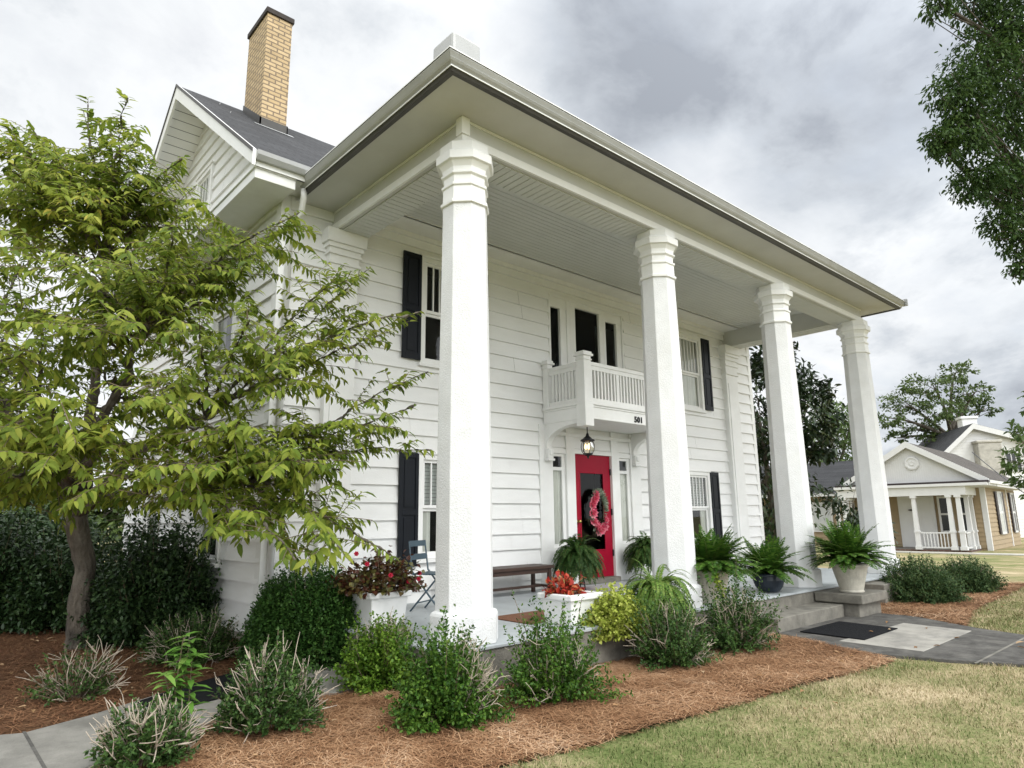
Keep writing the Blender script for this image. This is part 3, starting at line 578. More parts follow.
for z in (.42, 1.12, 1.82):
    m = MB(); m.box(5.385, dy-.02, z, 5.425, dy-.001, z+.11); m.build('hinge', BLACK, door)
m = MB(); m.box(4.585, W+.9, .0, 5.225, W+.92, 2.2); m.build('hall_interior', DARKIN, door)
m = MB(); m.box(4.45, W-.16, .001, 5.41, W+.02, .083); m.build('threshold', CONC, house, bevel=.008)
# balcony door with sidelights
f = MB(); y0 = W
f.box(3.92, y0-.03, 2.852, 3.965, y0+.05, 4.89); f.box(5.90, y0-.03, 2.852, 5.945, y0+.05, 4.89)
for x0, x1 in ((4.21, 4.30), (4.38, 4.46), (5.35, 5.43), (5.74, 5.80)): f.box(x0, y0-.02, 2.852, x1, y0+.05, 4.70 if x0 not in (4.38, 5.35) else 4.89)
f.box(4.30, y0+.0, 2.852, 4.38, y0+.05, 4.89); f.box(5.80, y0+.0, 2.852, 5.90, y0+.05, 4.89)
f.box(3.92, y0-.045, 4.891, 5.945, y0+.03, 4.925)
f.box(3.965, y0-.01, 4.70, 4.38, y0+.05, 4.889); f.box(5.43, y0-.01, 4.70, 5.90, y0+.05, 4.889); f.box(4.46, y0-.02, 4.80, 5.35, y0+.05, 4.889)
f.box(4.46, y0-.02, 2.852, 4.60, y0+.04, 4.80); f.box(5.25, y0-.02, 2.852, 5.35, y0+.04, 4.80); f.box(4.60, y0-.02, 2.852, 5.25, y0+.04, 3.1)
f = f.build('balcony_door', TRIM, house, bevel=.004)
for x0, x1, z0, z1 in ((3.965, 4.21, 2.86, 4.70), (4.60, 5.25, 3.1, 4.80), (5.43, 5.74, 2.86, 4.70)):
    m = MB(); m.add([(x0, y0+.03, z0), (x1, y0+.03, z0), (x1, y0+.03, z1), (x0, y0+.03, z1)], [(0, 1, 2, 3)]); m.build('pane', GLASSD, f)
    m = MB(); m.box(x0-.1, y0+.6, z0-.2, x1+.1, y0+.62, z1+.2); m.build('room_interior', DARKIN, f)

# balcony
BX0, BX1, BY = 3.74, 6.12, 1.79
m = MB(); m.box(BX0, BY, 2.60, BX1, W-.03, 2.82); bal = m.build('balcony', TRIM, house)
m = MB(); m.box(BX0-.04, BY-.04, 2.821, BX1+.04, W-.03, 2.86); m.box(BX0-.018, BY-.018, 2.79, BX1+.018, W-.03, 2.8205); m.box(BX0-.012, BY-.012, 2.602, BX1+.012, BY-.001, 2.625); m.build('balcony_deck', TRIM, bal, bevel=.005)
for cx_, cy_, hw, zb in ((BX0+.055, BY+.055, .085, 2.48), (BX1-.055, BY+.055, .085, 2.48), (BX0+.055, W-.09, .06, 2.861), (BX1-.055, W-.09, .06, 2.861)):
    m = MB()
    if zb < 2.6: m.box(cx_-hw-.012, cy_-hw-.012, 2.48, cx_+hw+.012, cy_+hw+.012, 2.822)
    m.box(cx_-hw, cy_-hw, 2.861, cx_+hw, cy_+hw, 3.60); e = .03
    m.box(cx_-hw-e, cy_-hw-e, 3.60, cx_+hw+e, cy_+hw+e, 3.635); m.box(cx_-hw-.012, cy_-hw-.012, 3.635, cx_+hw+.012, cy_+hw+.012, 3.672); m.box(cx_-hw-.012, cy_-hw-.012, 3.53, cx_+hw+.012, cy_+hw+.012, 3.556)
    m.build('newel_post', TRIM, bal, bevel=.006)
yF = BY+.055; xa, xb = BX0+.14, BX1-.14; ya, yb = BY+.14, W-.15
m = MB()
for x0, y0_, x1, y1 in ((xa, yF-.035, xb, yF+.035), (BX0+.02, ya, BX0+.09, yb), (BX1-.09, ya, BX1-.02, yb)):
    m.box(x0, y0_, 3.47, x1, y1, 3.53); m.box(x0+.012 if x1-x0 < .1 else x0, y0_+.012 if x1-x0 > .1 else y0_, 3.40, x1-.012 if x1-x0 < .1 else x1, y1-.012 if x1-x0 > .1 else y1, 3.469); m.box(x0+.008 if x1-x0 < .1 else x0, y0_+.008 if x1-x0 > .1 else y0_, 2.863, x1-.008 if x1-x0 < .1 else x1, y1-.008 if x1-x0 > .1 else y1, 2.945)
m.build('railing_rails', TRIM, bal, bevel=.004)
nB = 26
for k in range(1, nB):
    x = xa+(xb-xa)*k/nB; hw = .017 if k % 9 else .035
    m = MB(); m.box(x-hw, yF-.017, 2.946, x+hw, yF+.017, 3.399); m.build('baluster', TRIM, bal)
for xx in (BX0+.055, BX1-.055):
    for k in range(1, 9):
        y = ya+(yb-ya)*k/9; m = MB(); m.box(xx-.017, y-.017, 2.946, xx+.017, y+.017, 3.399); m.build('baluster', TRIM, bal)
for xx in (BX0+.005, BX1-.115):    # curved brackets
    arc = [(W-.09-.68*(1-math.cos(a)), 2.25+.29*math.sin(a)) for a in np.linspace(0, math.pi/2, 14)]
    m = MB()
    for (ya_, za_), (yb2, zb2) in zip(arc[:-1], arc[1:]): m.hexa([(xx, yb2, zb2), (xx+.11, yb2, zb2), (xx+.11, ya_, za_), (xx, ya_, za_), (xx, yb2, 2.598), (xx+.11, yb2, 2.598), (xx+.11, ya_, 2.598), (xx, ya_, 2.598)])
    m.box(xx, W-.09, 2.2, xx+.11, W-.05, 2.598); br = m.build('bracket', TRIM, bal)
    m = MB(); m.box(xx-.006, W-.13, 2.04, xx+.116, W-.051, 2.20); m.box(xx+.02, W-.15, 2.09, xx+.09, W-.131, 2.18); m.box(xx-.02, W-.15, 2.0, xx+.13, W-.051, 2.039); m.build('corbel', TRIM, br, bevel=.01)
fc = bpy.data.curves.new('numbers', 'FONT'); fc.body = '501'; fc.size = .135; fc.extrude = .006; fc.offset = .004; fc.space_character = 1.15
to = bpy.data.objects.new('tmp', fc); col.objects.link(to); bpy.context.view_layer.update()
me = bpy.data.meshes.new_from_object(to.evaluated_get(bpy.context.evaluated_depsgraph_get())); bpy.data.objects.remove(to)
me.transform(Matrix.Translation((4.945, BY-.008, 2.637)) @ Matrix.Rotation(math.radians(90), 4, 'X')); me.materials.clear(); me.materials.append(BLACK)
o = bpy.data.objects.new('house_number', me); col.objects.link(o); setparent(o, bal)

# ------------------------------------------------------------------ lantern, wreath, mats, bench, chair, planters
lp = np.array([CAM+ray(587, 424)*((2.6-CAM[2])/ray(587, 424)[2])])[0]
lan = thing('pendant_lantern', 'black hanging lantern with lit bulbs and clear glass below the balcony', 'lantern', lp)
m = MB(); m.lathe([(.07, 0), (.07, -.012), (.03, -.03), (.008, -.035)], lp, 16); m.tube([lp+(0, 0, -.03), lp+(0, 0, -.17)], .009, 6); m.build('chain', BLACK, lan)
m = MB(); m.lathe([(.012, -.15), (.02, -.165), (.03, -.20), (.06, -.225), (.085, -.25), (.115, -.262), (.118, -.285), (.09, -.29)], lp, 16); m.build('lantern_cap', BLACK, lan, smooth=True)
m = MB()
for k in range(6):
    a = k*math.pi/3; m.tube([lp+(r*math.cos(a), r*math.sin(a), z) for r, z in ((.085, -.285), (.108, -.34), (.112, -.39), (.10, -.45), (.075, -.49))], .0055, 5)
m.lathe([(.078, -.485), (.085, -.495), (.06, -.515), (.02, -.53), (.012, -.56), (.004, -.575)], lp, 14); m.build('lantern_cage', BLACK, lan)
m = MB(); m.lathe([(.082, -.287), (.102, -.34), (.105, -.39), (.094, -.45), (.072, -.486)], lp, 20, cap=False); m.build('lantern_glass', glassmat('lantern_glass', (1, .97, .9)), lan, smooth=True)
for k in range(3):
    a = k*2.09+.4; c = lp+(.035*math.cos(a), .035*math.sin(a), 0); m = MB(); m.lathe([(.006, -.42), (.014, -.40), (.018, -.375), (.012, -.345), (.003, -.325)], c, 8); bu = m.build('bulb', emat('bulb_glow', (1, .66, .32), 4.5), lan, smooth=True)
    m = MB(); m.lathe([(.01, -.48), (.01, -.421)], c, 8); m.build('candle_sleeve', PLANTM, bu)

def flower(rs, c, axis, r, n=9, rings=3):
    B = []; D = []; U = []; Ls = []
    a0 = nrm(np.array(axis, float)); s = nrm(np.cross(a0, (0.3, .2, 1))); t = np.cross(a0, s)
    for k in range(rings):
        for i in range(n-2*k):
            an = 2*math.pi*(i+.5*k)/(n-2*k); rad = s*math.cos(an)+t*math.sin(an); tilt = .25+.55*k
            B.append(np.array(c)+a0*.01*k); D.append(nrm(rad*(1-.4*k*.7)+a0*tilt)); U.append(a0-rad*.5); Ls.append(r*(1-.2*k))
    return np.array(B), np.array(D), np.array(U), np.array(Ls)
rs = np.random.RandomState(3)
wr = thing('door_wreath', 'oval wreath of pink silk flowers and pale greenery hanging on the red door', 'wreath', (4.98, W-.05, 1.2))
wm = MB(); ang = np.linspace(0, 2*math.pi, 25); wc = np.array([4.98, W-.045, 1.19]); wm.tube([wc+(.17*math.cos(a), 0, .30*math.sin(a)) for a in ang], .007, 6); wm.build('wreath_ring', STEM, wr)
PINK = lm('pink_petal', [(0, (.70, .06, .16)), (.5, (.85, .24, .32)), (1, (.92, .60, .60))], .6, .3); PALEG = lm('pale_greenery', [(0, (.10, .15, .09)), (.6, (.3, .36, .26)), (1, (.55, .56, .47))], .7, .2)
parts = []
for a, r in ((2.3, .10), (2.75, .105), (3.25, .11), (3.8, .09), (4.3, .12), (4.75, .13), (5.25, .11), (5.75, .10), (1.9, .08), (2.5, .09), (4.0, .1)):
    p = wc+(.17*math.cos(a)+rs.normal()*.012, -.03, .30*math.sin(a)); m_ = leaf8(*[x for x in flower(rs, p, (rs.normal()*.3, -1, rs.normal()*.3), r)], r*.85, -.2, .1) if False else None
    B, D, U, Ls = flower(rs, p, (rs.normal()*.3, -1, rs.normal()*.3), r); V, q, t = leaf8(B, D, U, Ls, Ls*.85, -.25, .05); npmesh('pink_flower', V, q, t, PINK, wr, True)
n = 330; a = rs.uniform(0, 2*math.pi, n); a[:220] = rs.uniform(.2, 2.0, 220); B = wc+np.stack([.17*np.cos(a), np.full(n, -.015), .30*np.sin(a)], 1)
D = np.stack([np.cos(a)+rs.normal(size=n)*.7, -.5+rs.normal(size=n)*.3, np.sin(a)+rs.normal(size=n)*.7], 1); V, q, t = leaf8(B, D, rdir(rs, n), rs.uniform(.06, .12, n), .032); npmesh('greenery', V, q, t, PALEG, wr)

m = MB(); m.box(1.05, .25, .001, 2.0, .92, .012); tag(m.build('door_mat', MATBR, bevel=.004), 'brown door mat on the grey porch floor behind the white planter', 'mat')
m = MB(); m.prism([(4.52, -1.70), (5.62, -1.68), (5.70, -.92), (4.56, -.92)], 'z', G+.036, G+.046); tag(m.build('rubber_mat', MATB, bevel=.003), 'black rubber mat on the front walk before the porch steps', 'mat')
m = MB(); m.prism([(-2.28, .80), (-1.25, 1.12), (-1.30, 1.88), (-1.93, 1.58), (-2.35, 1.30)], 'z', G+.037, G+.047); tag(m.build('rubber_mat', MATB, bevel=.003), 'black rubber mat lying on the curving side path', 'mat')

bench = thing('porch_bench', 'long low dark wooden bench against the white siding', 'bench', (2.45, 2.35, 0))
m = MB(); m.box(1.55, 2.12, .36, 3.32, 2.56, .405); m.build('seat', WOODD, bench, bevel=.008)
m = MB(); m.box(1.62, 2.15, .30, 3.25, 2.175, .359); m.box(1.62, 2.505, .30, 3.25, 2.53, .359); m.build('seat_rail', WOODD, bench)
for x in (1.6, 3.22):
    for y in (2.14, 2.49): m = MB(); m.box(x, y, .001, x+.05, y+.05, .359); m.build('leg', WOODD, bench, bevel=.004)
m = MB(); m.box(1.65, 2.31, .09, 3.22, 2.345, .125); m.box(1.61, 2.19, .09, 1.64, 2.49, .125); m.box(3.23, 2.19, .09, 3.26, 2.49, .125); m.build('stretcher', WOODD, bench)

chair = thing('bistro_chair', 'thin blue grey folding metal chair behind the corner column', 'chair', (.85, 1.95, 0))
cM = TZ(1.0, 1.92, 0, 25)
m = MB(cM)
for k in range(5): m.box(-.2, -.19+k*.078, .43, .2, -.125+k*.078, .445)
m.build('seat', BLUEM, chair)
for sx in (-.19, .19):
    m = MB(cM); m.tube([(sx, -.22, .0), (sx, .19, .47), (sx, .24, .82)], .011, 6); m.tube([(sx*.9, .22, .0), (sx*.9, -.18, .43)], .011, 6); m.build('crossed_legs', BLUEM, chair)
m = MB(cM)
for z, y in ((.60, .215), (.76, .237)): m.box(-.19, y-.008, z, .19, y+.008, z+.07)
m.build('backrest', BLUEM, chair); m = MB(cM); m.tube([(-.19, -.12, .115), (.19, -.12, .115)], .008); m.tube([(-.17, .13, .1), (.17, .13, .1)], .008); m.build('stretcher', BLUEM, chair)

def square_planter(x0, y0, w, h, label):
    p = thing('square_planter', label, 'planter', (x0+w/2, y0+w/2, 0), 'white square planters on the porch'); t = .03
    m = MB(); m.hexa([(x0+t, y0+t, .002), (x0+w-t, y0+t, .002), (x0+w-t, y0+w-t, .002), (x0+t, y0+w-t, .002), (x0, y0, h-.06), (x0+w, y0, h-.06), (x0+w, y0+w, h-.06), (x0, y0+w, h-.06)]); m.build('body', PLANTM, p, bevel=.01)
    m = MB(); e = .03
    for a in ((x0-e, y0-e, x0+w+e, y0+.03), (x0-e, y0+w-.03, x0+w+e, y0+w+e), (x0-e, y0+.03, x0+.03, y0+w-.03), (x0+w-.03, y0+.03, x0+w+e, y0+w-.03)): m.box(a[0], a[1], h-.059, a[2], a[3], h)
    m.build('rim', PLANTM, p, bevel=.012); m = MB(); m.box(x0+.031, y0+.031, h-.058, x0+w-.031, y0+w-.031, h-.02); m.build('soil', SOIL, p); return p
square_planter(-.32, 1.12, .44, .36, 'white square planter of dark red begonias at the left end of the porch')
square_planter(1.22, -.19, .44, .31, 'white square planter with red flowers at the front edge of the porch')
def urn(name, c, prof, mat, label, cat='planter', group=None):
    p = thing(name, label, cat, c, group); m = MB(); m.lathe(prof, c, 32); m.build('bowl', mat, p, smooth=False, bevel=.003)
    r, z = prof[-1]; m = MB(); m.lathe([(r+.018, z-.035), (r+.022, z-.02), (r+.018, z+.004), (r-.02, z+.004), (r-.03, z-.03)], c, 32, cap=False); m.build('rim', mat, p, smooth=True)
    m = MB(); m.lathe([(r-.025, z-.03), (.01, z-.015)], c, 24); m.build('soil', SOIL, p); return p
UP_ = [(.165, .001), (.17, .02), (.158, .03), (.175, .09), (.21, .22), (.24, .34), (.252, .40)]
U2 = np.array([3.62, -.05-.02, .001]); U2 = np.array([3.86, -.14, .001]); U3 = np.array([6.66, -.74, -.039])
urn('stone_urn', U2, UP_, URNM, 'pale stone fern pot at the left of the porch steps', group='pale stone fern pots by the steps')
urn('stone_urn', U3, UP_, URNM, 'pale stone fern pot on the concrete block right of the steps', group='pale stone fern pots by the steps')
BPOT = np.array([5.5, -.06, .001]); urn('glazed_pot', BPOT, [(.10, 0.001), (.14, .015), (.19, .08), (.22, .17), (.215, .26)], POTB, 'low blue black glazed pot beside the third column')
FD = [np.array([3.9, 2.2, .001]), np.array([5.78, 2.3, .001])]
for c, lb in zip(FD, ('dark fern pot on a stand left of the red door', 'dark fern pot on a stand right of the red door')):
    p = thing('pot_stand', lb, 'planter', c, 'fern pots flanking the door'); m = MB(); m.lathe([(.10, .28), (.13, .30), (.155, .48), (.165, .50)], c, 20); m.build('pot', BLACK, p, smooth=True)
    for k in range(3):
        a = k*2.094+.5; m = MB(); m.tube([c+(.15*math.cos(a), .15*math.sin(a), 0), c+(.10*math.cos(a), .10*math.sin(a), .28)], .01); m.build('leg', BLACK, p)

# ------------------------------------------------------------------ plants
def fern(rs, name, label, c, nf, ln, mat, rise=1.0, pin=.085, npn=24, group=None, droop=1.0, bias=None, cat='fern', elmin=.15):
    p = thing(name, label, cat, c, group); Vs = []; qs = []; off = 0; rm = MB()
    for i in range(nf):
        az = rs.uniform(0, 2*math.pi); el = (elmin+(1.38-elmin)*rs.uniform())*rise; l = ln*rs.uniform(.65, 1.1)
        d = np.array([math.cos(az)*math.cos(el), math.sin(az)*math.cos(el), math.sin(el)])
        if bias is not None: d = nrm(d+np.array(bias)*rs.uniform(0, 1))
        k = npn; pts = [np.array(c)+np.array([d[0], d[1], 0])*.06]; dd = d.copy(); st = l/k
        for j in range(k):
            pts.append(pts[-1]+dd*st); dd = nrm(dd+np.array([rs.normal()*.02, rs.normal()*.02, -.095*droop*(1.1-.4*abs(dd[2]))]))
        pts = np.array(pts); T = nrm(np.gradient(pts, axis=0)); S = nrm(np.cross(T, (0, 0, 1))); Nn = np.cross(S, T)
        rm.tube(pts[::4], .0022, 3)
        tt = np.arange(2, k+1)/k; w = pin*np.sin(np.pi*np.clip(tt*.86+.12, 0, 1))**.7*(l/ln)
        for sgn in (-1, 1):
            D = S[2:]*sgn+T[2:]*.35+Nn[2:]*.12+rs.normal(size=(k-1, 3))*.08; V, q, _ = leaf4(pts[2:], D, Nn[2:], w, st*1.05, .25); Vs.append(V); qs.append(q+off); off += len(V)
    npmesh('fronds', np.concatenate(Vs), np.concatenate(qs), [], mat, p); rm.build('frond_stalks', FERNST, p); return p
FERN = lm('fern_leaf', [(0, (.022, .065, .010)), (.5, (.055, .135, .018)), (.9, (.12, .22, .03)), (1, (.22, .28, .05))], .5, .3)
FERND = lm('dark_fern_leaf', [(0, (.022, .055, .014)), (.6, (.045, .10, .022)), (1, (.09, .15, .035))], .5, .25)
FERNY = lm('asparagus_fern_leaf', [(0, (.06, .14, .02)), (.6, (.13, .23, .04)), (1, (.25, .33, .08))], .6, .3)
FERNST = pm('fern_stalk', (.12, .15, .04), .7)
R = np.random.RandomState
fern(R(11), 'boston_fern', 'lush green fern in the stone pot left of the porch steps', U2+(0, 0, .38), 200, .62, FERN, elmin=.5, droop=.6, pin=.10, group='ferns in pots by the steps')
fern(R(12), 'boston_fern', 'big spreading green fern in the stone pot on the concrete block', U3+(0, 0, .38), 200, .70, FERN, elmin=.5, droop=.58, pin=.10, group='ferns in pots by the steps')
fern(R(13), 'boston_fern', 'smaller green fern in the blue black pot by the third column', BPOT+(0, 0, .24), 140, .58, FERN, elmin=.45, droop=.6, pin=.10, group='ferns in pots by the steps')
fern(R(14), 'boston_fern', 'dark drooping fern left of the red door', FD[0]+(0, 0, .48), 200, .52, FERND, droop=1.5, group='ferns flanking the door')
fern(R(15), 'boston_fern', 'dark drooping fern right of the red door, partly behind a column', FD[1]+(0, 0, .48), 200, .52, FERND, droop=1.4, group='ferns flanking the door')
fern(R(16), 'asparagus_fern', 'feathery light green asparagus fern spilling over the porch edge before the second column', (2.40, -.38, .22), 300, .55, FERNY, pin=.045, npn=26, droop=1.5)

def sprig_shrub(rs, name, label, c, rx, ry, h, n, leafL, leafW, mat, k=22, lump=.18, cat='shrub', group=None, flat=1.0, spread=.45, fill=.35, dead=0, deadlen=1.15, deadzone=None, stems=True, four=True, updir=.5, leaf=None, start=.35, low=0.0, power=2.0):
    """upright sprigs from a base fanning to a lumpy dome, leaves along each; optional bare dead twigs"""
    c = np.array(c, float); p = thing(name, label, cat, c, group)
    az = rs.uniform(0, 2*np.pi, n); u = rs.uniform(low, 1, n); el = np.arcsin(np.clip(u, 0, 1))
    lum = 1+lump*(np.sin(az*3+rs.uniform(0, 6))*np.cos(el*4+rs.uniform(0, 6))+.6*np.sin(az*7+el*5+rs.uniform(0, 6)))*.7+rs.normal(size=n)*lump*.22
    ce, se = np.cos(el)**(2/power), np.sin(el)**(2/power)
    rad = (1-fill*rs.uniform(0, 1, n)**2)
    tip = c+np.stack([rx*np.cos(az)*ce*lum*rad, ry*np.sin(az)*ce*lum*rad, h*se*lum*rad*flat+.02], 1)
    base = c+np.stack([rx*spread*np.cos(az)*rs.uniform(0, 1, n)*ce, ry*spread*np.sin(az)*rs.uniform(0, 1, n)*ce, np.full(n, .0)], 1)
    mid = (base+tip)/2+np.stack([np.zeros(n), np.zeros(n), .12*h*rs.uniform(0, 1, n)], 1)+(tip-c)*np.array([.12, .12, 0])
    T = start+(1-start)*(np.arange(k)+.5)/k; T = np.clip(T[None, :]+rs.normal(size=(n, k))*.03, 0, 1)[..., None]
    P = (1-T)**2*base[:, None]+2*T*(1-T)*mid[:, None]+T*T*tip[:, None]; Dn = nrm(2*(1-T)*(mid-base)[:, None]+2*T*(tip-mid)[:, None])
    P = P.reshape(-1, 3); Dn = Dn.reshape(-1, 3); m_ = len(P)
    D = Dn*updir+rdir(rs, m_)*.8; U = np.array([0, 0, 1.0])+rdir(rs, m_)*.6
    sz = rs.uniform(.7, 1.2, m_)
    fn = leaf or leaf4
    V, q, t = fn(P, D, U, leafL*sz, leafW*sz); npmesh('foliage', V, q, t, mat, p)
    if stems:
        sm = MB()
        for i in range(0, n, max(1, n//70)): sm.tube(bez(base[i], mid[i], tip[i], 5), [.006, .005, .004, .003, .002], 3)
        sm.build('stems', STEM, p)
    if dead:
        dm = MB()
        for i in range(dead):
            if deadzone: a = rs.uniform(*deadzone[0]); uu = rs.uniform(*deadzone[1])
            else: a = rs.uniform(0, 2*math.pi); uu = rs.uniform(.15, 1)
            e = math.asin(uu); l = rs.uniform(.8, 1)*deadlen
            t0 = c+np.array([rx*math.cos(a)*math.cos(e)*l, ry*math.sin(a)*math.cos(e)*l, h*math.sin(e)*l]); b0 = c+np.array([rx*.3*math.cos(a)*rs.uniform(), ry*.3*math.sin(a)*rs.uniform(), 0])
            md = (b0+t0)/2+rs.normal(size=3)*.05; pts = bez(b0, md, t0, 7); dm.tube(pts, np.linspace(.005, .002, 7), 4)
            for j in range(rs.randint(2, 6)):
                s = rs.randint(3, 6); dr = nrm(pts[s]-pts[s-1]+rs.normal(size=3)*.45*np.linalg.norm(pts[s]-pts[s-1]))*rs.uniform(.06, .18); dm.tube([pts[s], pts[s]+dr*.6+rs.normal(size=3)*.008, pts[s]+dr], [.004, .003, .002], 4)
        dm.build('dead_twigs', TWIG, p)
    return p
BOX = lm('boxwood_leaf', [(0, (.020, .065, .010)), (.45, (.052, .12, .017)), (.85, (.115, .205, .03)), (1, (.21, .30, .055))], .4, .2, 5.0, .35)
BOXY = lm('young_boxwood_leaf', [(0, (.035, .085, .010)), (.45, (.09, .18, .02)), (.85, (.19, .30, .04)), (1, (.30, .40, .07))], .4, .25, 5.0, .35)
BOXD = lm('old_boxwood_leaf', [(0, (.020, .048, .014)), (.5, (.048, .10, .024)), (1, (.12, .19, .05))], .45, .15, 5.0, .35)
HEDGE = lm('hedge_leaf', [(0, (.020, .055, .012)), (.5, (.042, .105, .022)), (1, (.10, .19, .04))], .4, .15, 4.0, .35)
HOLLY = lm('holly_leaf', [(0, (.014, .032, .012)), (.6, (.034, .070, .023)), (.95, (.075, .125, .04)), (1, (.18, .16, .06))], .4, .1, 3.0, .3, .3)
JUN = lm('juniper_leaf', [(0, (.022, .05, .018)), (.5, (.05, .095, .032)), (.9, (.11, .15, .05)), (1, (.26, .22, .11))], .6, .15, 4.0, .3)
S = sprig_shrub; Z0 = G+.02; GB = 'small boxwood shrubs in the front bed'
S(R(21), 'boxwood', 'bright green boxwood with a bare twiggy top left of the corner column', (-.58, .45, Z0), .40, .40, .58, 760, .034, .022, BOXY, 24, lump=.26, dead=44, deadlen=1.1, deadzone=((-.6, 2.2), (.75, 1)), group=GB)
S(R(22), 'boxwood', 'rounded green boxwood with bare twigs on its right side below the corner column', (-.80, -.82, Z0), .40, .40, .66, 900, .032, .020, BOX, 24, dead=40, deadlen=1.08, deadzone=((-1.5, -.2), (.2, .95)), lump=.3, fill=.45, group=GB)
S(R(23), 'boxwood', 'loose upright green boxwood in the front bed before the white planter', (.22, -.92, Z0), .45, .42, .70, 520, .033, .020, BOX, 26, lump=.42, dead=26, deadlen=.95, spread=.35, fill=.45, group=GB)
S(R(24), 'boxwood', 'dark sparse boxwood with thin twigs below the asparagus fern', (1.95, -.85, Z0), .45, .42, .64, 460, .034, .02, BOXD, 24, lump=.4, dead=36, deadlen=1.05, spread=.35, fill=.45, group=GB)
S(R(25), 'boxwood', 'dark twiggy boxwood below the fern pot left of the steps', (3.12, -.88, Z0), .50, .45, .72, 560, .035, .02, BOXD, 24, lump=.4, dead=48, deadlen=1.03, spread=.4, fill=.45, group=GB)
GD = 'half dead shrubs along the side path'
S(R(26), 'dieback_shrub', 'half dead shrub with many bleached twigs at the near edge of the side path', (-1.80, -.05, Z0), .40, .38, .54, 420, .036, .02, BOXD, 22, lump=.25, dead=64, deadlen=1.16, group=GD)
S(R(27), 'dieback_shrub', 'half dead shrub with bleached twigs in front of the dark holly', (-1.50, 2.75, Z0), .52, .45, .50, 440, .036, .02, BOXD, 22, lump=.25, dead=50, deadlen=1.18, group=GD)
S(R(28), 'dieback_shrub', 'nearly bare grey twig shrub near the foot of the cherry tree', (-2.68, 1.90, Z0), .36, .34, .46, 120, .034, .018, BOXD, 20, dead=30, deadlen=1.22, fill=.6, group=GD)
S(R(29), 'dieback_shrub', 'half dead shrub beside the tall green weed at the bottom left', (-2.66, -.25, Z0), .30, .30, .40, 230, .034, .019, BOXD, 22, dead=46, deadlen=1.2, group=GD)
S(R(30), 'hedge_shrub', 'dense dark green rounded hedge at the left end of the porch', (-.66, 1.82, Z0), .66, .55, .98, 3000, .034, .023, HEDGE, 24, lump=.07, fill=.22, spread=.6, power=2.8, start=.45)
HL = dict(leaf=leaf8, updir=.25, start=.3)
S(R(31), 'holly_bush', 'large dark evergreen bush between the cherry tree and the house wall', (-1.48, 4.45, Z0), .74, .85, 1.58, 2000, .062, .032, HOLLY, 16, lump=.17, fill=.4, spread=.6, power=2.3, **HL)
GE = 'dark evergreen bushes behind the cherry tree'
S(R(32), 'holly_bush', 'glossy dark evergreen bush at the left edge behind the tree trunk', (-3.15, 7.4, Z0), 1.05, 1.0, 1.9, 1700, .085, .042, HOLLY, 15, lump=.18, fill=.4, spread=.6, power=2.3, group=GE, **HL)
S(R(33), 'holly_bush', 'dark evergreen bush low behind the cherry trunk', (-2.0, 6.6, Z0), .80, .75, 1.5, 1200, .075, .038, HOLLY, 15, lump=.18, fill=.4, spread=.6, power=2.3, group=GE, **HL)
S(R(34), 'holly_bush', 'tall shadowy evergreen far behind at the left edge of the yard', (-3.9, 12.0, Z0), 2.2, 1.6, 2.6, 1900, .12, .06, HOLLY, 16, lump=.18, fill=.4, spread=.6, power=2.3, group=GE, **HL)
S(R(37), 'holly_bush', 'shadowy evergreen far behind, close to the rear corner of the house', (-1.9, 10.4, Z0), 1.0, 1.0, 1.9, 1300, .11, .05, HOLLY, 15, lump=.18, fill=.4, spread=.6, power=2.3, group=GE, **HL)
GJ = 'low evergreen shrubs right of the front walk'
S(R(35), 'juniper_shrub', 'wide low dark evergreen shrub just right of the porch steps', (9.1, -.85, Z0), .75, .62, .70, 1500, .05, .017, JUN, 24, lump=.16, dead=14, deadlen=1.0, group=GJ)
S(R(36), 'juniper_shrub', 'smaller low evergreen shrub at the far end of the right bed', (11.3, -1.0, Z0), .75, .55, .60, 1100, .05, .018, JUN, 22, lump=.18, dead=14, deadlen=1.0, group=GJ)
# lime potato vine, trailing vine, begonias, weed
LIME = lm('lime_leaf', [(0, (.20, .27, .03)), (.5, (.36, .42, .07)), (1, (.55, .58, .16))], .5, .3, 6, .2)
S(R(41), 'lime_vine', 'chartreuse trailing vine mounding over the white planter', (1.74, -.30, -.14), .42, .34, .50, 700, .036, .032, LIME, 12, lump=.15, leaf=leaf8, updir=.1, start=.5, cat='vine', stems=False)
VINE = lm('yellow_green_leaf', [(0, (.12, .20, .02)), (.6, (.26, .36, .04)), (1, (.42, .48, .08))], .5, .3)
rs = R(42); vp = thing('trailing_vine', 'thin yellow green vine hanging from the fern pot left of the steps', 'vine', (3.55, -.42, 0)); vm = MB(); Vs = []
for j in range(7):
    pts = bez((3.62+rs.normal()*.05, -.34, .36), (3.42+rs.normal()*.06, -.62, .2+rs.normal()*.08), (3.30+rs.normal()*.14, -.74+rs.normal()*.08, -.3-rs.uniform(0, .06)), 24); vm.tube(pts, .003, 3)
    k = 34; i = rs.randint(1, 24, k); Vs.append((pts[i]+rs.normal(size=(k, 3))*.02, rdir(rs, k)+np.array([0, 0, -.4])))
B = np.concatenate([v[0] for v in Vs]); D = np.concatenate([v[1] for v in Vs]); V, q, t = leaf8(B, D, rdir(rs, len(B)), rs.uniform(.03, .05, len(B)), .028); npmesh('foliage', V, q, t, VINE, vp); vm.build('stems', STEM, vp)
BEG = lm('bronze_begonia_leaf', [(0, (.06, .018, .012)), (.4, (.13, .045, .022)), (.65, (.10, .10, .03)), (.9, (.19, .17, .05)), (1, (.40, .05, .05))], .35, .2, 6, .2, .5)
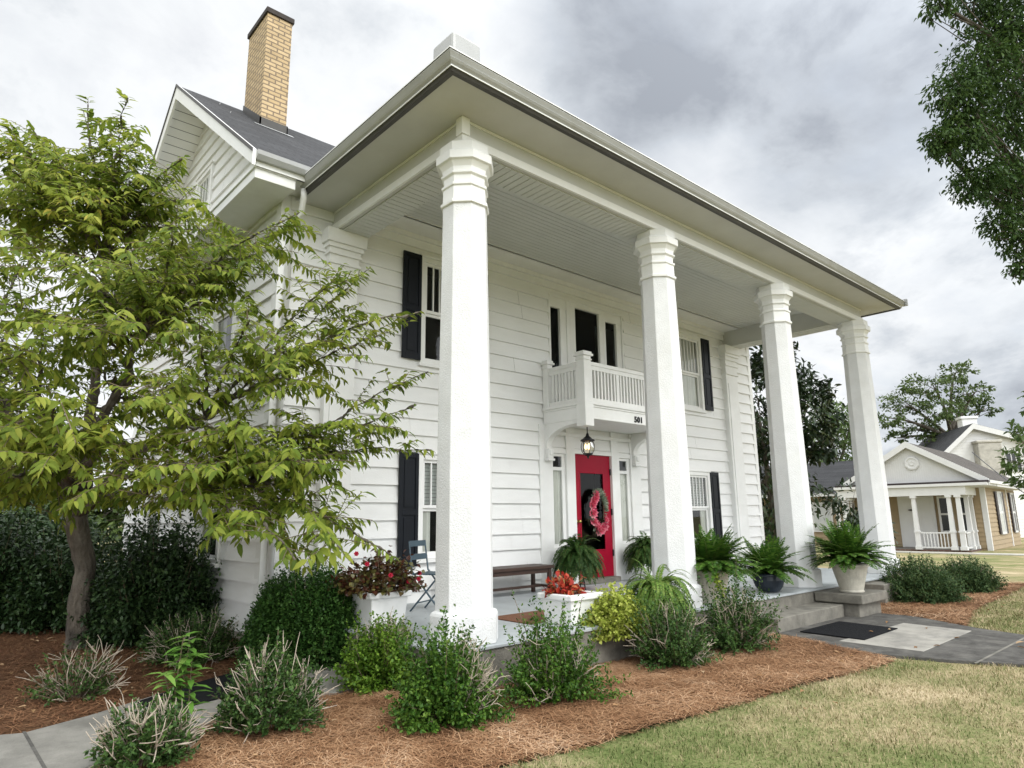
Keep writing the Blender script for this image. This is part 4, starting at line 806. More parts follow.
CRIM = lm('red_petal', [(0, (.45, .01, .03)), (.6, (.65, .03, .08)), (1, (.75, .12, .18))], .5, .3)
REDF = lm('orange_red_leaf', [(0, (.16, .02, .012)), (.4, (.42, .035, .025)), (.65, (.55, .10, .05)), (.85, (.42, .28, .10)), (1, (.18, .20, .06))], .45, .3, 6, .2)
p1 = S(R(43), 'begonia', 'bronze leaved begonia with a few red flowers in the left planter', (-.10, 1.34, .33), .50, .36, .40, 240, .055, .052, BEG, 7, lump=.25, leaf=leaf8, updir=.2, start=.45, cat='flowering plant')
rs = R(44)
for dx, dy, dz in ((-.28, -.22, .32), (.2, -.25, .12), (.36, -.2, .13), (-.05, -.3, .2), (.3, -.3, .2), (-.34, -.1, .42)):
    B, D, U, Ls = flower(rs, np.array([-.10+dx, 1.34+dy, .33+dz]), (-.5, -1, .3), .03, 6, 2); V, q, t = leaf8(B, D, U, Ls, Ls*.9, -.2, .05); npmesh('flower', V, q, t, CRIM, p1, True)
p2 = S(R(45), 'coleus', 'red and orange leaved plants in the front white planter', (1.40, .06, .27), .25, .22, .22, 50, .07, .045, REDF, 6, lump=.3, leaf=leaf8, updir=.5, start=.35, cat='flowering plant')
rs = R(46); wc_ = np.array([-2.44, .0, Z0]); wd_ = thing('tall_weed', 'tall leafy bright green weed at the edge of the side path', 'weed', wc_); vm = MB(); B = []; D = []
for j in range(5):
    tp = wc_+np.array([rs.normal()*.07, rs.normal()*.07, rs.uniform(.45, .78)]); b0 = wc_+np.array([rs.normal()*.04, rs.normal()*.04, 0]); pts = bez(b0, (b0+tp)/2+rs.normal(size=3)*.02, tp, 14); vm.tube(pts, np.linspace(.006, .003, 14), 5)
    for i in range(2, 14):
        for s in range(3):
            a = s*2.1+i*1.3+rs.normal()*.3; B.append(pts[i]); D.append((math.cos(a), math.sin(a), .25+rs.normal()*.15))
B = np.array(B); D = np.array(D); V, q, t = leaf8(B, D, np.tile([0, 0, 1.0], (len(B), 1)), rs.uniform(.09, .16, len(B)), .046, .35); npmesh('foliage', V, q, t, lm('weed_leaf', [(0, (.06, .15, .02)), (.6, (.13, .27, .045)), (1, (.25, .38, .09))], .45, .35), wd_, True); vm.build('stems', STEM, wd_)
# ------------------------------------------------------------------ trees
def proj(P):
    d = np.asarray(P)-CAM; z = d@FW; return 512+FPX*(d@RT)/z, 384-FPX*(d@UP)/z
def leaf_cluster(rs, c, r, n, sub=26, outer=.55):
    """points in twig tufts spread through an ellipsoid of radii r; returns base points and outward-ish directions"""
    m = max(1, n//sub); d = rdir(rs, m); rr = (outer+(1-outer)*rs.uniform(0, 1, m)**.6)[:, None]
    tc_ = np.array(c)+d*rr*np.array(r); P = np.repeat(tc_, sub, 0)+rs.normal(size=(m*sub, 3))*np.array(r)*.13; D = nrm(np.repeat(d, sub, 0)+rs.normal(size=(m*sub, 3))*.9); return P, D
def bgtree(rs, name, label, base, r0, fork, blobs, leafL, leafW, mat, droop=.3, leaf=leaf8, group=None, sub=26, limb=True, outer=.55, bark=BARK):
    base = np.array(base, float); fork = np.array(fork, float); t = thing(name, label, 'tree', base, group); tm = MB(); k = 6
    tm.tube(bez(base-(0, 0, .1), (base+fork)/2+rs.normal(size=3)*r0*.5, fork, k), np.linspace(r0*1.15, r0*.7, k), 9)
    Ps = []; Ds = []
    for c, r, n in blobs:
        c = np.array(c, float); r = np.array(r if hasattr(r, '__len__') else (r, r, r), float)
        md = (fork+c)/2+np.array([0, 0, .12*np.linalg.norm(c-fork)])+rs.normal(size=3)*.08*np.linalg.norm(c-fork)
        pts = bez(fork, md, c, 8); tm.tube(pts, np.linspace(r0*.5, r0*.10, 8), 6)
        for j in range(7): e = c+rdir(rs, 1)[0]*r*.85; s = pts[rs.randint(4, 8)]; tm.tube(bez(s, (s+e)/2+rs.normal(size=3)*.08*r[0], e, 5), np.linspace(r0*.09, r0*.03, 5), 4)
        P, D = leaf_cluster(rs, c, r, n, sub, outer); Ps.append(P); Ds.append(D)
    P = np.concatenate(Ps); D = np.concatenate(Ds); D = nrm(D+np.array([0, 0, -droop])); sz = rs.uniform(.7, 1.25, len(P))
    V, q, tr = leaf(P, D, np.array([0, 0, 1.0])+rdir(rs, len(P))*.7, leafL*sz, leafW*sz); npmesh('crown', V, q, tr, mat, t); tm.build('trunk', bark, t, smooth=True); return t

# the cherry tree in the foreground: limbs, sprays of twigs, rows of drooping pointed leaves
rs = R(101)
CH = lm('cherry_leaf', [(0, (.065, .112, .017)), (.3, (.15, .215, .03)), (.65, (.275, .33, .05)), (.88, (.42, .44, .08)), (.94, (.52, .43, .08)), (.975, (.50, .27, .05)), (1, (.55, .17, .03))], .5, .5, .7, .35, .15)
cb = np.array([-2.22, 4.62, G+.04]); cfork = np.array([-2.42, 4.45, 1.22])
cherry = thing('cherry_tree', 'spreading cherry tree with drooping yellow green leaves before the left side of the house', 'tree', cb)
tm = MB(); tm.tube([cb+(0, 0, -.1), cb+(-.01, 0, .12), cb+(-.05, -.03, .5), cb+(-.02, -.05, .9), cfork+(0, 0, -.1), cfork+(0, 0, .06)], [.17, .13, .115, .112, .12, .10], 12)
SIL = [(-400, 140), (0, 108), (14, 112), (40, 118), (62, 150), (82, 92), (95, 100), (104, 140), (122, 92), (140, 108), (152, 138), (165, 178), (186, 150), (200, 178), (205, 215), (250, 235), (292, 208), (306, 205), (322, 232), (345, 262), (372, 268), (350, 292), (392, 300), (424, 312), (402, 330), (396, 352), (430, 372), (405, 384), (380, 384), (394, 398), (385, 414), (420, 404), (412, 424), (434, 452), (395, 452), (352, 470), (375, 505), (398, 556), (350, 552), (336, 566), (290, 568), (262, 556), (222, 540), (205, 555), (160, 528), (118, 512), (60, 530), (20, 505), (-400, 560)]
def silok(P):
    u, v = proj(P); return inpoly(np.asarray(u), np.asarray(v), SIL)
tips = []
for u, v, d in [(30, 125, 7.6), (88, 98, 7.4), (128, 98, 7.2), (60, 165, 7.0), (182, 158, 7.2), (150, 190, 7.3), (215, 235, 7.4), (300, 212, 6.9), (265, 250, 7.0), (340, 275, 6.8), (370, 268, 6.9), (420, 312, 6.7), (380, 335, 6.6), (428, 372, 6.6), (415, 405, 6.5), (432, 450, 6.4), (360, 425, 6.3), (340, 470, 6.0), (392, 556, 5.6), (345, 555, 5.2), (295, 560, 5.2), (230, 530, 5.3), (165, 500, 5.4), (110, 480, 5.2), (50, 460, 5.0), (0, 430, 5.0), (-60, 400, 5.5), (20, 350, 5.2), (90, 330, 5.4), (60, 260, 5.6), (0, 230, 5.8), (-50, 200, 6.4), (130, 260, 5.8), (200, 330, 5.7), (250, 320, 6.0), (150, 400, 5.3), (240, 420, 5.5), (300, 380, 6.0), (290, 460, 5.6), (320, 340, 6.3), (190, 470, 5.2), (100, 200, 6.8), (190, 280, 6.6), (-40, 300, 5.3), (60, 400, 4.9), (-100, 280, 6.0), (-120, 420, 6.5), (-150, 200, 7.5), (120, 150, 7.0), (20, 500, 6.0), (70, 515, 6.4), (-30, 480, 6.2), (10, 460, 7.0), (120, 500, 7.2), (60, 440, 7.5), (170, 440, 6.2), (220, 455, 6.6), (140, 300, 6.8), (40, 320, 6.6), (80, 220, 7.6), (170, 225, 6.2), (10, 170, 6.6), (240, 290, 6.9), (300, 430, 6.6), (10, 140, 7.2), (50, 150, 7.6), (-30, 130, 7.4), (110, 130, 7.6), (150, 160, 7.4), (200, 200, 7.0), (240, 245, 6.6), (170, 210, 7.8), (20, 210, 7.4), (60, 200, 6.6), (280, 230, 7.2), (30, 450, 5.6), (-20, 500, 6.4), (100, 440, 5.6)]:
    tips.append((dp(u, v, d), d))
for j in range(60):     # and limbs on the far side of the crown
    u, v = rs.uniform(-150, 330), rs.uniform(150, 520); P = dp(u, v, rs.uniform(7.2, 9.3))
    if silok(P[None])[0] and P[0] < -.9: tips.append((P, 8))
mains = [dp(40, 390, 6.9), dp(150, 330, 6.9), dp(110, 230, 7.6), dp(-40, 300, 7.4), dp(230, 400, 6.8), dp(250, 480, 6.6), dp(60, 470, 6.4)]
mpts = []
for i, e in enumerate(mains):
    md = (cfork+e)/2+np.array([0, 0, .25])+rs.normal(size=3)*.12; pts = bez(cfork, md, e, 10); pts[1:-1] += rs.normal(size=(8, 3))*.03; tm.tube(pts, np.linspace(.075, .026, 10), 8); mpts.append(pts)
LB, LD, LU, LL = [], [], [], []
tw = MB()
def spray(pts, dens=1.0):
    T = nrm(np.gradient(pts, axis=0))
    for i in range(1, len(pts)):
        sd = nrm(np.cross(T[i], (0, 0, 1)))
        for sg in (-1, 1):
            if rs.uniform() > .92*dens: continue
            LB.append(pts[i]+rs.normal(size=3)*.006); LD.append(T[i]*.55+sd*sg*rs.uniform(.3, .9)+np.array([0, 0, -rs.uniform(.05, .55)])); LU.append(np.array([0, 0, 1.0])+T[i]*.4+rs.normal(size=3)*.25); LL.append(rs.uniform(.06, .135))
for tip, d in tips:
    mp = mpts[int(np.argmin([np.min(np.linalg.norm(m_-tip, axis=1))+.15*rs.uniform() for m_ in mpts]))]
    s = mp[max(3, int(np.argmin(np.linalg.norm(mp-tip, axis=1)))-rs.randint(0, 3))]
    Lb = np.linalg.norm(tip-s); pts = bez(s, (s+tip)/2+np.array([0, 0, .13*Lb])+rs.normal(size=3)*.06*Lb, tip, 15); pts[1:-1] += rs.normal(size=(13, 3))*.012
    tm.tube(pts, np.linspace(.017, .004, 15), 5)
    fine = np.stack([np.interp(np.linspace(7, 14, int(Lb*.5/.045)+4), np.arange(15), pts[:, k]) for k in range(3)], 1); spray(fine)
    for j in range(int(9+9*Lb)):
        i = rs.randint(3, 15); T = nrm(pts[min(i+1, 14)]-pts[i-1]); dr = nrm(T*.6+rdir(rs, 1)[0]*.95+np.array([0, 0, .12])); l = rs.uniform(.30, .85)*(1.15-.35*i/14)
        dr[2] *= .55; e = pts[i]+dr*l+np.array([0, 0, -.07*l]); tp = bez(pts[i], pts[i]+dr*l*.55, e, max(5, int(l/.05)))
        if not silok(e[None])[0] or e[0] > XL-.15 and e[1] > W-.3: continue
        tw.tube(tp[::2] if len(tp) > 6 else tp, .0035, 3); spray(tp[1:])
B, D, U, Ln = np.array(LB), np.array(LD), np.array(LU), np.array(LL)
ok = ~((B[:, 0] > XL-.1) & (B[:, 1] > W-.25)); B, D, U, Ln = B[ok], D[ok], U[ok], Ln[ok]
V, q, t = leaf8(B, D, U, Ln, Ln*rs.uniform(.3, .44, len(Ln)), .34, .12); npmesh('crown', V, q, t, CH, cherry, True); tk = tm.build('trunk', BARK, cherry, smooth=True); sb = tk.modifiers.new('sub', 'SUBSURF'); sb.subdivision_type = 'SIMPLE'; sb.levels = sb.render_levels = 3
tx = bpy.data.textures.new('bark_knots', 'CLOUDS'); tx.noise_scale = .07; tx.noise_depth = 4; dm_ = tk.modifiers.new('bark', 'DISPLACE'); dm_.texture = tx; dm_.strength = .05; dm_.mid_level = .5; dm_.texture_coords = 'LOCAL'; tw.build('twigs', STEM, cherry)

MAG = lm('magnolia_leaf', [(0, (.010, .022, .008)), (.55, (.022, .042, .014)), (.85, (.045, .06, .022)), (1, (.10, .075, .03))], .4, .08, 1.0, .3, .3)
bgtree(R(111), 'magnolia_tree', 'dark glossy magnolia rising behind the right end of the porch', (15.4, 4.9, G), .22, (15.4, 4.9, 1.2), [((15.2, 5.0, 2.2), (1.5, 1.5, 1.7), 2600), ((15.0, 4.9, 4.2), (1.4, 1.4, 1.7), 2600), ((16.0, 3.9, 4.1), (1.0, .9, 1.3), 1700), ((15.2, 4.3, 5.5), (.8, .8, .7), 900), ((16.1, 3.7, 3.2), (.6, .6, .6), 650)], .20, .085, MAG, outer=.5)
bgtree(R(112), 'magnolia_tree', 'small dark magnolia below the grey roof seen between the last two columns', (19.6, 4.2, G-.05), .12, (19.6, 4.2, .8), [((19.5, 4.2, 1.5), (.8, .8, .9), 800), ((19.9, 3.9, .6), (.7, .7, .8), 600)], .19, .08, MAG)
LGT = lm('light_tree_leaf', [(0, (.05, .085, .025)), (.5, (.10, .16, .05)), (1, (.19, .25, .09))], .5, .3, .5, .4)
bgtree(R(113), 'background_tree', 'pale green tree far behind the magnolia', (*dp(838, 520, 46)[:2], -.8), .3, dp(838, 470, 46), [(dp(832, 440, 46), (2.2, 2.2, 2.0), 1700), (dp(850, 425, 46), (1.6, 1.6, 1.5), 1000), (dp(820, 420, 46), (1.7, 1.7, 1.6), 900)], .28, .15, LGT, leaf=leaf4)
TAL = lm('tall_tree_leaf', [(0, (.035, .06, .018)), (.5, (.075, .115, .032)), (1, (.15, .20, .06))], .5, .25, .4, .4)
bl = [(dp(u, v, 52+rr), (rx, rx, rz_), n) for u, v, rr, rx, rz_, n in ((905, 402, 1, 1.9, .9, 800), (890, 418, -1, 1.2, .6, 420), (932, 384, 0, 2.0, 1.0, 900), (955, 373, 1, 1.5, .8, 620), (975, 392, -1, 1.6, .8, 620), (985, 408, 0, 1.0, .6, 300), (915, 428, 1, 1.7, .7, 560), (945, 410, -2, 1.9, .8, 700), (935, 440, 0, 1.6, .5, 420), (898, 438, 1, 1.0, .5, 240), (970, 428, 1, .9, .5, 220), (965, 405, 2, 1.4, .8, 400))]
bgtree(R(114), 'background_tree', 'tall flat topped tree spreading above the white gabled house', (*dp(958, 520, 52)[:2], -.9), .38, dp(953, 440, 52), bl, .26, .15, TAL, leaf=leaf4, outer=.3)
PEC = lm('pecan_leaf', [(0, (.022, .05, .014)), (.5, (.05, .095, .024)), (.9, (.10, .16, .04)), (1, (.17, .19, .05))], .45, .3, .9, .4)
bl = [(dp(u, v, d), r_*d/FPX, n) for u, v, d, r_, n in ((940, 4, 10.6, 16, 130), (975, 2, 10.9, 22, 260), (1010, 20, 11, 36, 700), (985, 62, 10.8, 34, 640), (958, 92, 10.6, 26, 420), (942, 142, 10.5, 17, 240), (965, 135, 10.7, 28, 480), (1005, 118, 11.2, 36, 640), (1045, 80, 11.5, 50, 1000), (978, 178, 10.7, 24, 380), (1008, 182, 11, 28, 440), (1000, 225, 10.8, 17, 190), (1020, 240, 11, 20, 240), (1045, 190, 11.5, 40, 700), (1018, 268, 10.9, 12, 110), (1100, 60, 12, 80, 1400), (1110, 180, 12, 70, 1200), (1050, -40, 11, 70, 1200))]
bgtree(R(115), 'pecan_tree', 'dark green leafy branches hanging in from the upper right', (14.6, -4.9, G), .20, (13.9, -4.3, 4.6), [(c, r*1.05, int(n*3.6)) for c, r, n in bl], .085, .033, PEC, droop=.6, sub=9, outer=.15)
bl = [(dp(u, v, 13), r_*13/FPX, n) for u, v, r_, n in ((1017, 432, 10, 70), (1012, 462, 12, 110), (1026, 482, 14, 130), (1034, 448, 20, 220), (1045, 500, 24, 240), (1040, 400, 18, 150))]
bgtree(R(116), 'young_tree', 'thin young tree with loose yellow green leaves at the right edge', (*dp(1058, 540, 13)[:2], G), .05, dp(1052, 500, 13), bl, .12, .06, LGT, sub=10, outer=.2)
# trees closing the horizon, each its own
GF = 'trees along the far horizon'
for i, (u, dd, h, lb) in enumerate(((-330, 40, 9, ''), (-180, 34, 7, ''), (-60, 38, 8, ''), (30, 30, 5.0, ''), (95, 34, 5.2, ''), (1090, 60, 9, ''), (1190, 70, 10, ''), (1320, 70, 11, ''), (765, 60, 8, ''))):
    P = dp(u, 520, dd); P[2] = -.9
    bgtree(R(130+i), 'background_tree', 'far green tree standing on the horizon beyond the yard', P, .25, P+(0, 0, h*.3), [(P+(a*h*.22, b_*h*.22, h*c_), (h*.26, h*.26, h*.24), 420) for a, b_, c_ in ((0, 0, .75), (1, .3, .5), (-.9, .5, .5), (.1, -1, .45), (0, .9, .4), (0, 0, .25))], .45, .26, TAL, leaf=leaf4, group=GF)
# ------------------------------------------------------------------ neighbouring houses
f_ = Vector((-0.0664, 0.9978, 0)); s_ = Vector((0.9978, 0.0664, 0)); O_ = Vector((30.146, 3.22, -0.56))
NM = Matrix(((-f_.x, s_.x, 0, O_.x), (-f_.y, s_.y, 0, O_.y), (0, 0, 1, O_.z), (0, 0, 0, 1)))
nh = thing('tan_house', 'one storey tan sided house with white gabled front porch across the lawn', 'house', O_)
PANEL = pm('white_panel_paint', (.64, .64, .63), .5, .04, 3); NDARK = pm('dark_trim', (.03, .02, .022), .5, .2, 4); BRICKR = brickmat('red_brown_brick', (.13, .055, .04), (.10, .045, .035), (.16, .14, .12), .2, .07)
BX_, BX2, BY1 = -.11, -6.0, 9.5
def lapwall(name, M, xr, z0, z1, op=(), mat=TANS): m = MB(M); lap(m, xr, z0, z1, op, exp=.2, ph=0, d=.03); return m.build(name, mat, nh)
lapwall('siding_wall', NM @ TZ(0, 1.8, 0), (BX2, BX_), .1, 2.75)
lapwall('siding_wall', NM @ TZ(BX_, 1.8, 0, 90), (0, BY1-1.8), -.1, 2.75)
m = MB(NM); m.box(BX2+.05, 1.82, -.3, BX_-.05, BY1, 2.7); m.build('wall_core', TANS, nh)
for x0, y0 in ((BX_-.155, 1.755), (BX_-.155, 6.95), (BX2-.02, 1.755)):
    m = MB(NM); m.box(x0, y0, -.2, x0+.2, y0+.18, 2.75); m.build('corner_board', PANEL, nh)
# roof with the ridge running back from the front gable
rx, rzp, ez, ex0, ex1, ry0, ry1 = -2.5, 4.86, 3.02, -5.45, .45, -.12, 9.8
m = MB(NM); m.add([(ex0, ry0, ez), (rx, ry0, rzp), (ex1, ry0, ez), (ex0, ry1, ez), (rx, ry1, rzp), (ex1, ry1, ez)], [(0, 1, 4, 3), (1, 2, 5, 4)]); m.add([(ex0, ry0, ez-.1), (rx, ry0, rzp-.1), (ex1, ry0, ez-.1), (ex0, ry1, ez-.1), (rx, ry1, rzp-.1), (ex1, ry1, ez-.1)], [(3, 4, 1, 0), (4, 5, 2, 1)]); nr = m.build('roof', SHINGLEB, nh)
m = MB(NM); w_ = .24; m.prism([(ex0-.02, ez-w_), (ex0-.02, ez+.02), (rx, rzp+.02), (ex1+.02, ez+.02), (ex1+.02, ez-w_), (rx, rzp-w_-.03)], 'y', ry0-.03, ry0+.05); m.build('rake_board', PANEL, nr)
m = MB(NM); m.prism([(ex0, ez-.02), (rx, rzp-.1), (ex1, ez-.02)], 'y', .1, .16); gb = m.build('gable_panel', PANEL, nh)
m = MB(NM)
for k in range(60):
    x = ex0+.25+k*(ex1-ex0-.5)/59; zt2 = ez+(rzp-ez)*(1-abs(x-rx)/(ex1-rx))-.16
    if zt2 > ez+.05: m.box(x-.008, .088, ez, x+.008, .099, zt2)
m.build('gable_battens', PANEL, gb)
m = MB(NM @ Matrix.Translation((-2.38, .08, 3.88)) @ Matrix.Rotation(math.radians(90), 4, 'X')); m.lathe([(.31, 0), (.31, .05), (.24, .06), (.22, .03)], n=8, ph=math.pi/8); m.lathe([(.13, .035), (.10, .06), (.02, .05)], n=8); m.build('gable_medallion', PANEL, gb)
m = MB(NM); m.box(ex0-.25, -.35, 2.90, ex1+.02, 1.79, 2.985); m.build('porch_roof', NDARK, nh)  # pent slab coloured near-black to draw the shadow gap above the beam
m = MB(NM); m.box(ex0-.3, -.4, 2.78, ex1-.03, 1.785, 2.899); m.box(ex0-.22, -.3, 2.40, ex1-.85, -.08, 2.779); m.box(ex1-1.07, -.079, 2.40, ex1-.85, 1.78, 2.779); m.box(ex0-.22, -.079, 2.40, ex0-.0, 1.78, 2.779); nb_ = m.build('porch_beam', PANEL, nh)
m = MB(NM); m.box(ex0-.3, -.3, 2.76, ex1-.1, 1.78, 2.775); m.build('porch_ceiling', PANEL, nh)
m = MB(NM); m.box(ex0-.3, -.25, -.25, -.5, 1.79, .07); m.build('porch_floor', BRICKR, nh)
m = MB(NM); m.box(-3.6, -.6, -.3, -2.4, -.26, -.08); m.build('porch_step', BRICKR, nh)
for x, y in ((-1.08, -.19), (-.74, -.19), (-2.44, -.19), (-5.4, -.19), (-5.72, -.19), (-.62, .75), (-.62, 1.6), (-5.62, 1.6)):
    m = MB(NM); m.hexa([(x-.10, y-.10, .07), (x+.10, y-.10, .07), (x+.10, y+.10, .07), (x-.10, y+.10, .07), (x-.075, y-.075, 2.3), (x+.075, y-.075, 2.3), (x+.075, y+.075, 2.3), (x-.075, y+.075, 2.3)]); m.box(x-.13, y-.13, .071, x+.13, y+.13, .22); m.box(x-.12, y-.12, .80, x+.12, y+.12, .88); m.box(x-.12, y-.12, 2.301, x+.12, y+.12, 2.399); m.build('porch_post', PANEL, nh)
for M_, ln_ in ((NM @ TZ(-2.33, -.19, 0), 1.15), (NM @ TZ(-.62, -.08, 0, 90), 1.6)):
    m = MB(M_); m.box(0, -.03, .76, ln_, .03, .82); m.box(0, -.025, .13, ln_, .025, .19); n = int(ln_/.115); rl = m.build('porch_railing', PANEL, nh)
    for k in range(1, n): m = MB(M_); m.box(ln_*k/n-.02, -.018, .191, ln_*k/n+.02, .018, .759); m.build('baluster', PANEL, rl)
m = MB(NM); m.box(-3.6, 1.70, .07, -2.08, 1.76, 2.42); dr_ = m.build('double_door', PANEL, nh)
for x0, x1 in ((-3.5, -2.87), (-2.81, -2.18)):
    m = MB(NM); m.box(x0, 1.675, .1, x1, 1.699, 2.3); m.build('door_leaf', PANEL, dr_)
m = MB(NM); m.lathe([(.02, 0), (.12, .03), (.12, .06), (.02, .08)], (-3.05, 1.63, 1.75), 10); m.build('door_wreath', NDARK, dr_)
def nwin(M, w, h, sh=0, dark=True):
    M = M @ Matrix.Translation((0, -.034, 0))
    m = MB(M); c = .09
    m.box(0, -.05, 0, c, 0.0, h); m.box(w-c, -.05, 0, w, 0.0, h); m.box(c, -.05, 0, w-c, 0.0, c); m.box(c, -.05, h-c, w-c, 0.0, h); m.box(c, -.03, h*.48, w-c, 0.0, h*.53); fr = m.build('window', PANEL, nh)
    m = MB(M); m.add([(c, -.02, c), (w-c, -.02, c), (w-c, -.02, h-c), (c, -.02, h-c)], [(0, 1, 2, 3)]); m.build('pane', DARKGL if dark else GLWHITE, fr)
    if sh:
        for x in (-sh-.01, w+.01): m = MB(M); m.box(x, -.045, .02, x+sh, -.019, h-.02); m.box(x+.04, -.052, .08, x+sh-.04, -.0451, h*.46); m.box(x+.04, -.052, h*.52, x+sh-.04, -.0451, h-.1); m.build('shutter', NDARK, nh)
DARKGL = pm('dark_pane', (.012, .014, .016), .05, .1, 3, spec=.6); GLWHITE = pm('curtained_pane', (.5, .52, .52), .08, .1, 3, spec=.5)
nwin(NM @ TZ(-1.95, 1.78, .75), .5, 1.65); nwin(NM @ TZ(-1.15, 1.78, .75), .5, 1.65); nwin(NM @ TZ(-5.2, 1.78, .75), .8, 1.6)
nwin(NM @ TZ(BX_, 1.8+2.55, .62, 90), 1.15, 2.0, .45, False); nwin(NM @ TZ(BX_, 1.8+6.1, .62, 90), .8, 2.0, .35)
m = MB(NM); m.box(BX_-.02, 1.7, 2.76, ex1+.0, ry1, 2.86); m.build('eave_soffit', PANEL, nr); m = MB(NM); m.box(ex1-.02, ry0+.06, 2.861, ex1+.05, ry1, 3.0); m.build('eave_gutter', PANEL, nr)
# left wing
lw = thing('tan_house', 'low tan wing with a broad dark grey roof behind the small magnolia', 'house', NM @ Vector((-10, 4, 0)))
m = MB(NM @ TZ(0, 4.2, 0)); lap(m, (-15, -6.01), -.3, 2.8, (), exp=.2, ph=0, d=.03); m.build('siding_wall', TANS, lw); m = MB(NM); m.box(-14.95, 4.22, -.3, -6.05, 10, 2.75); m.build('wall_core', TANS, lw)
m = MB(NM); m.add([(-15.4, 3.6, 2.75), (-5.3, 3.6, 2.75), (-6.2, 7.2, 4.7), (-13.2, 7.2, 4.7), (-5.3, 10.8, 2.75), (-15.4, 10.8, 2.75)], [(0, 1, 2, 3), (3, 2, 4, 5), (1, 4, 2), (0, 3, 5)]); rw = m.build('roof', SHINGLE, lw)
m = MB(NM); m.box(-15.4, 3.56, 2.6, -5.3, 3.64, 2.76); m.build('fascia', PANEL, rw)
m = MB(NM); m.box(-8.6, 4.1, .7, -7.5, 4.17, 2.3); wn = m.build('window', PANEL, lw); m = MB(NM); m.box(-8.5, 4.08, .8, -7.6, 4.099, 2.2); m.build('pane', GLWHITE, wn)
# tall white house behind
fw2 = Vector(FW[:2]).to_3d().normalized(); BPt = Vector(dp(970, 425, 46)); r2 = Vector((fw2.y, -fw2.x, 0)); r2 = (Matrix.Rotation(math.radians(-14), 3, 'Z') @ r2); n2 = Vector((-r2.y, r2.x, 0))
WM = Matrix(((r2.x, n2.x, 0, BPt.x), (r2.y, n2.y, 0, BPt.y), (0, 0, 1, BPt.z), (0, 0, 0, 1)))
wh = thing('white_house', 'tall white gabled house behind the tan house at the right edge', 'house', (BPt.x, BPt.y, -.8))
hb = -BPt.z-.9
m = MB(WM); lap(m, lambda z: (-2.6+max(0, (z+2.45))*1.06, 7.2-max(0, z+2.45)*2.9), hb, -.02, (), exp=.2, ph=0, d=.02); m.build('siding_wall', WHITE, wh)
m = MB(WM); m.box(-2.55, .05, hb, 7.15, 9, -2.5); m.build('wall_core', WHITE, wh)
m = MB(WM); m.add([(-2.95, -.5, -2.75), (0, -.5, .06), (7.7, -.5, -2.6), (-2.95, 9, -2.75), (0, 9, .06), (7.7, 9, -2.6)], [(0, 1, 4, 3), (1, 2, 5, 4)]); wr_ = m.build('roof', SHINGLE, wh)
m = MB(WM); m.prism([(-2.97, -2.75), (0, .05), (7.72, -2.61), (7.72, -2.95), (0, -.32), (-2.97, -3.1)], 'y', -.5, -.42); m.build('rake_board', PANEL, wr_)
m = MB(WM); m.prism([(-2.6, -2.5), (0, -.1), (7.2, -2.5), (7.2, -2.75), (0, -.42), (-2.6, -2.9)], 'y', -.06, -.02); m.build('frieze_board', PANEL, wh)
m = MB(WM); m.box(.1, 1.5, -.6, 1.05, 2.4, .62); m.box(0.02, 1.42, .621, 1.13, 2.48, .8); m.build('chimney', WHITE, wr_, bevel=.03)
m = MB(WM); m.box(-.05, -.9, hb, 1.35, -.03, -1.35); m.box(-.12, -.95, -1.349, 1.42, -.03, -1.15); m.build('chimney_base', CONCL, wh, bevel=.06)
m = MB(WM); m.box(1.75, -.07, -3.3, 2.75, -.021, -1.95); wn = m.build('window', PANEL, wh); m = MB(WM); m.box(1.85, -.09, -3.2, 2.65, -.071, -2.05); m.build('pane', DARKGL, wn)
m = MB(WM)
for x in (2.1, 2.37): m.box(x, -.10, -3.2, x+.05, -.0901, -2.05)
m.box(1.85, -.101, -2.65, 2.65, -.091, -2.6); m.build('muntins', PANEL, wn)
def nslab(a, b, c, d, z): return [tuple((NM @ Vector((x, y, 0)))[:2]) for x, y in ((a, b), (c, b), (c, d), (a, d))]
slab('neighbour_walk', nslab(-5.0, -1.9, 14, -1.1, 0), -.64, -.535, CONCL, 'pale concrete walk running before the tan house', 'walkway')
# ------------------------------------------------------------------ grass, pine straw, litter
GRASS = lawnmat('grass_blades', False)
def scatter(rs, poly, n, margin=0):
    P = np.array(poly); out = []
    while sum(map(len, out)) < n:
        x = rs.uniform(P[:, 0].min(), P[:, 0].max(), n); y = rs.uniform(P[:, 1].min(), P[:, 1].max(), n); k = inpoly(x, y, poly); out.append(np.stack([x[k], y[k]], 1))
    return np.concatenate(out)[:n]
def blades(rs, poly, n, h, w, name, label):
    p = scatter(rs, poly, n); p = p+rs.normal(size=p.shape)*.028*rs.uniform(0, 1.6, (len(p), 1)); B = np.stack([p[:, 0], p[:, 1], ground_z(p[:, 0], p[:, 1])], 1); a = rs.uniform(0, 2*np.pi, n); ln = rs.uniform(.1, 1.1, n)
    D = nrm(np.stack([np.cos(a)*ln, np.sin(a)*ln, np.ones(n)], 1)); S_ = np.stack([-np.sin(a), np.cos(a), np.zeros(n)], 1); hh = (h*rs.uniform(.4, 1.15, n)*(1+.45*smoothnoise(p[:, 0]*3, p[:, 1]*3)))[:, None]; ww = w*rs.uniform(.6, 1.2, n)[:, None]
    mid = B+D*hh*.55; tip = B+D*hh+np.stack([np.cos(a), np.sin(a), -.3*np.ones(n)], 1)*hh*.35
    V = np.stack([B+S_*ww, B-S_*ww, mid-S_*ww*.7, mid+S_*ww*.7, tip], 1).reshape(-1, 3); o = (np.arange(n)*5)[:, None]
    tag(npmesh(name, V, o+np.array([[0, 1, 2, 3]]), o+np.array([[3, 2, 4]]), GRASS), label, 'grass', kind='stuff')
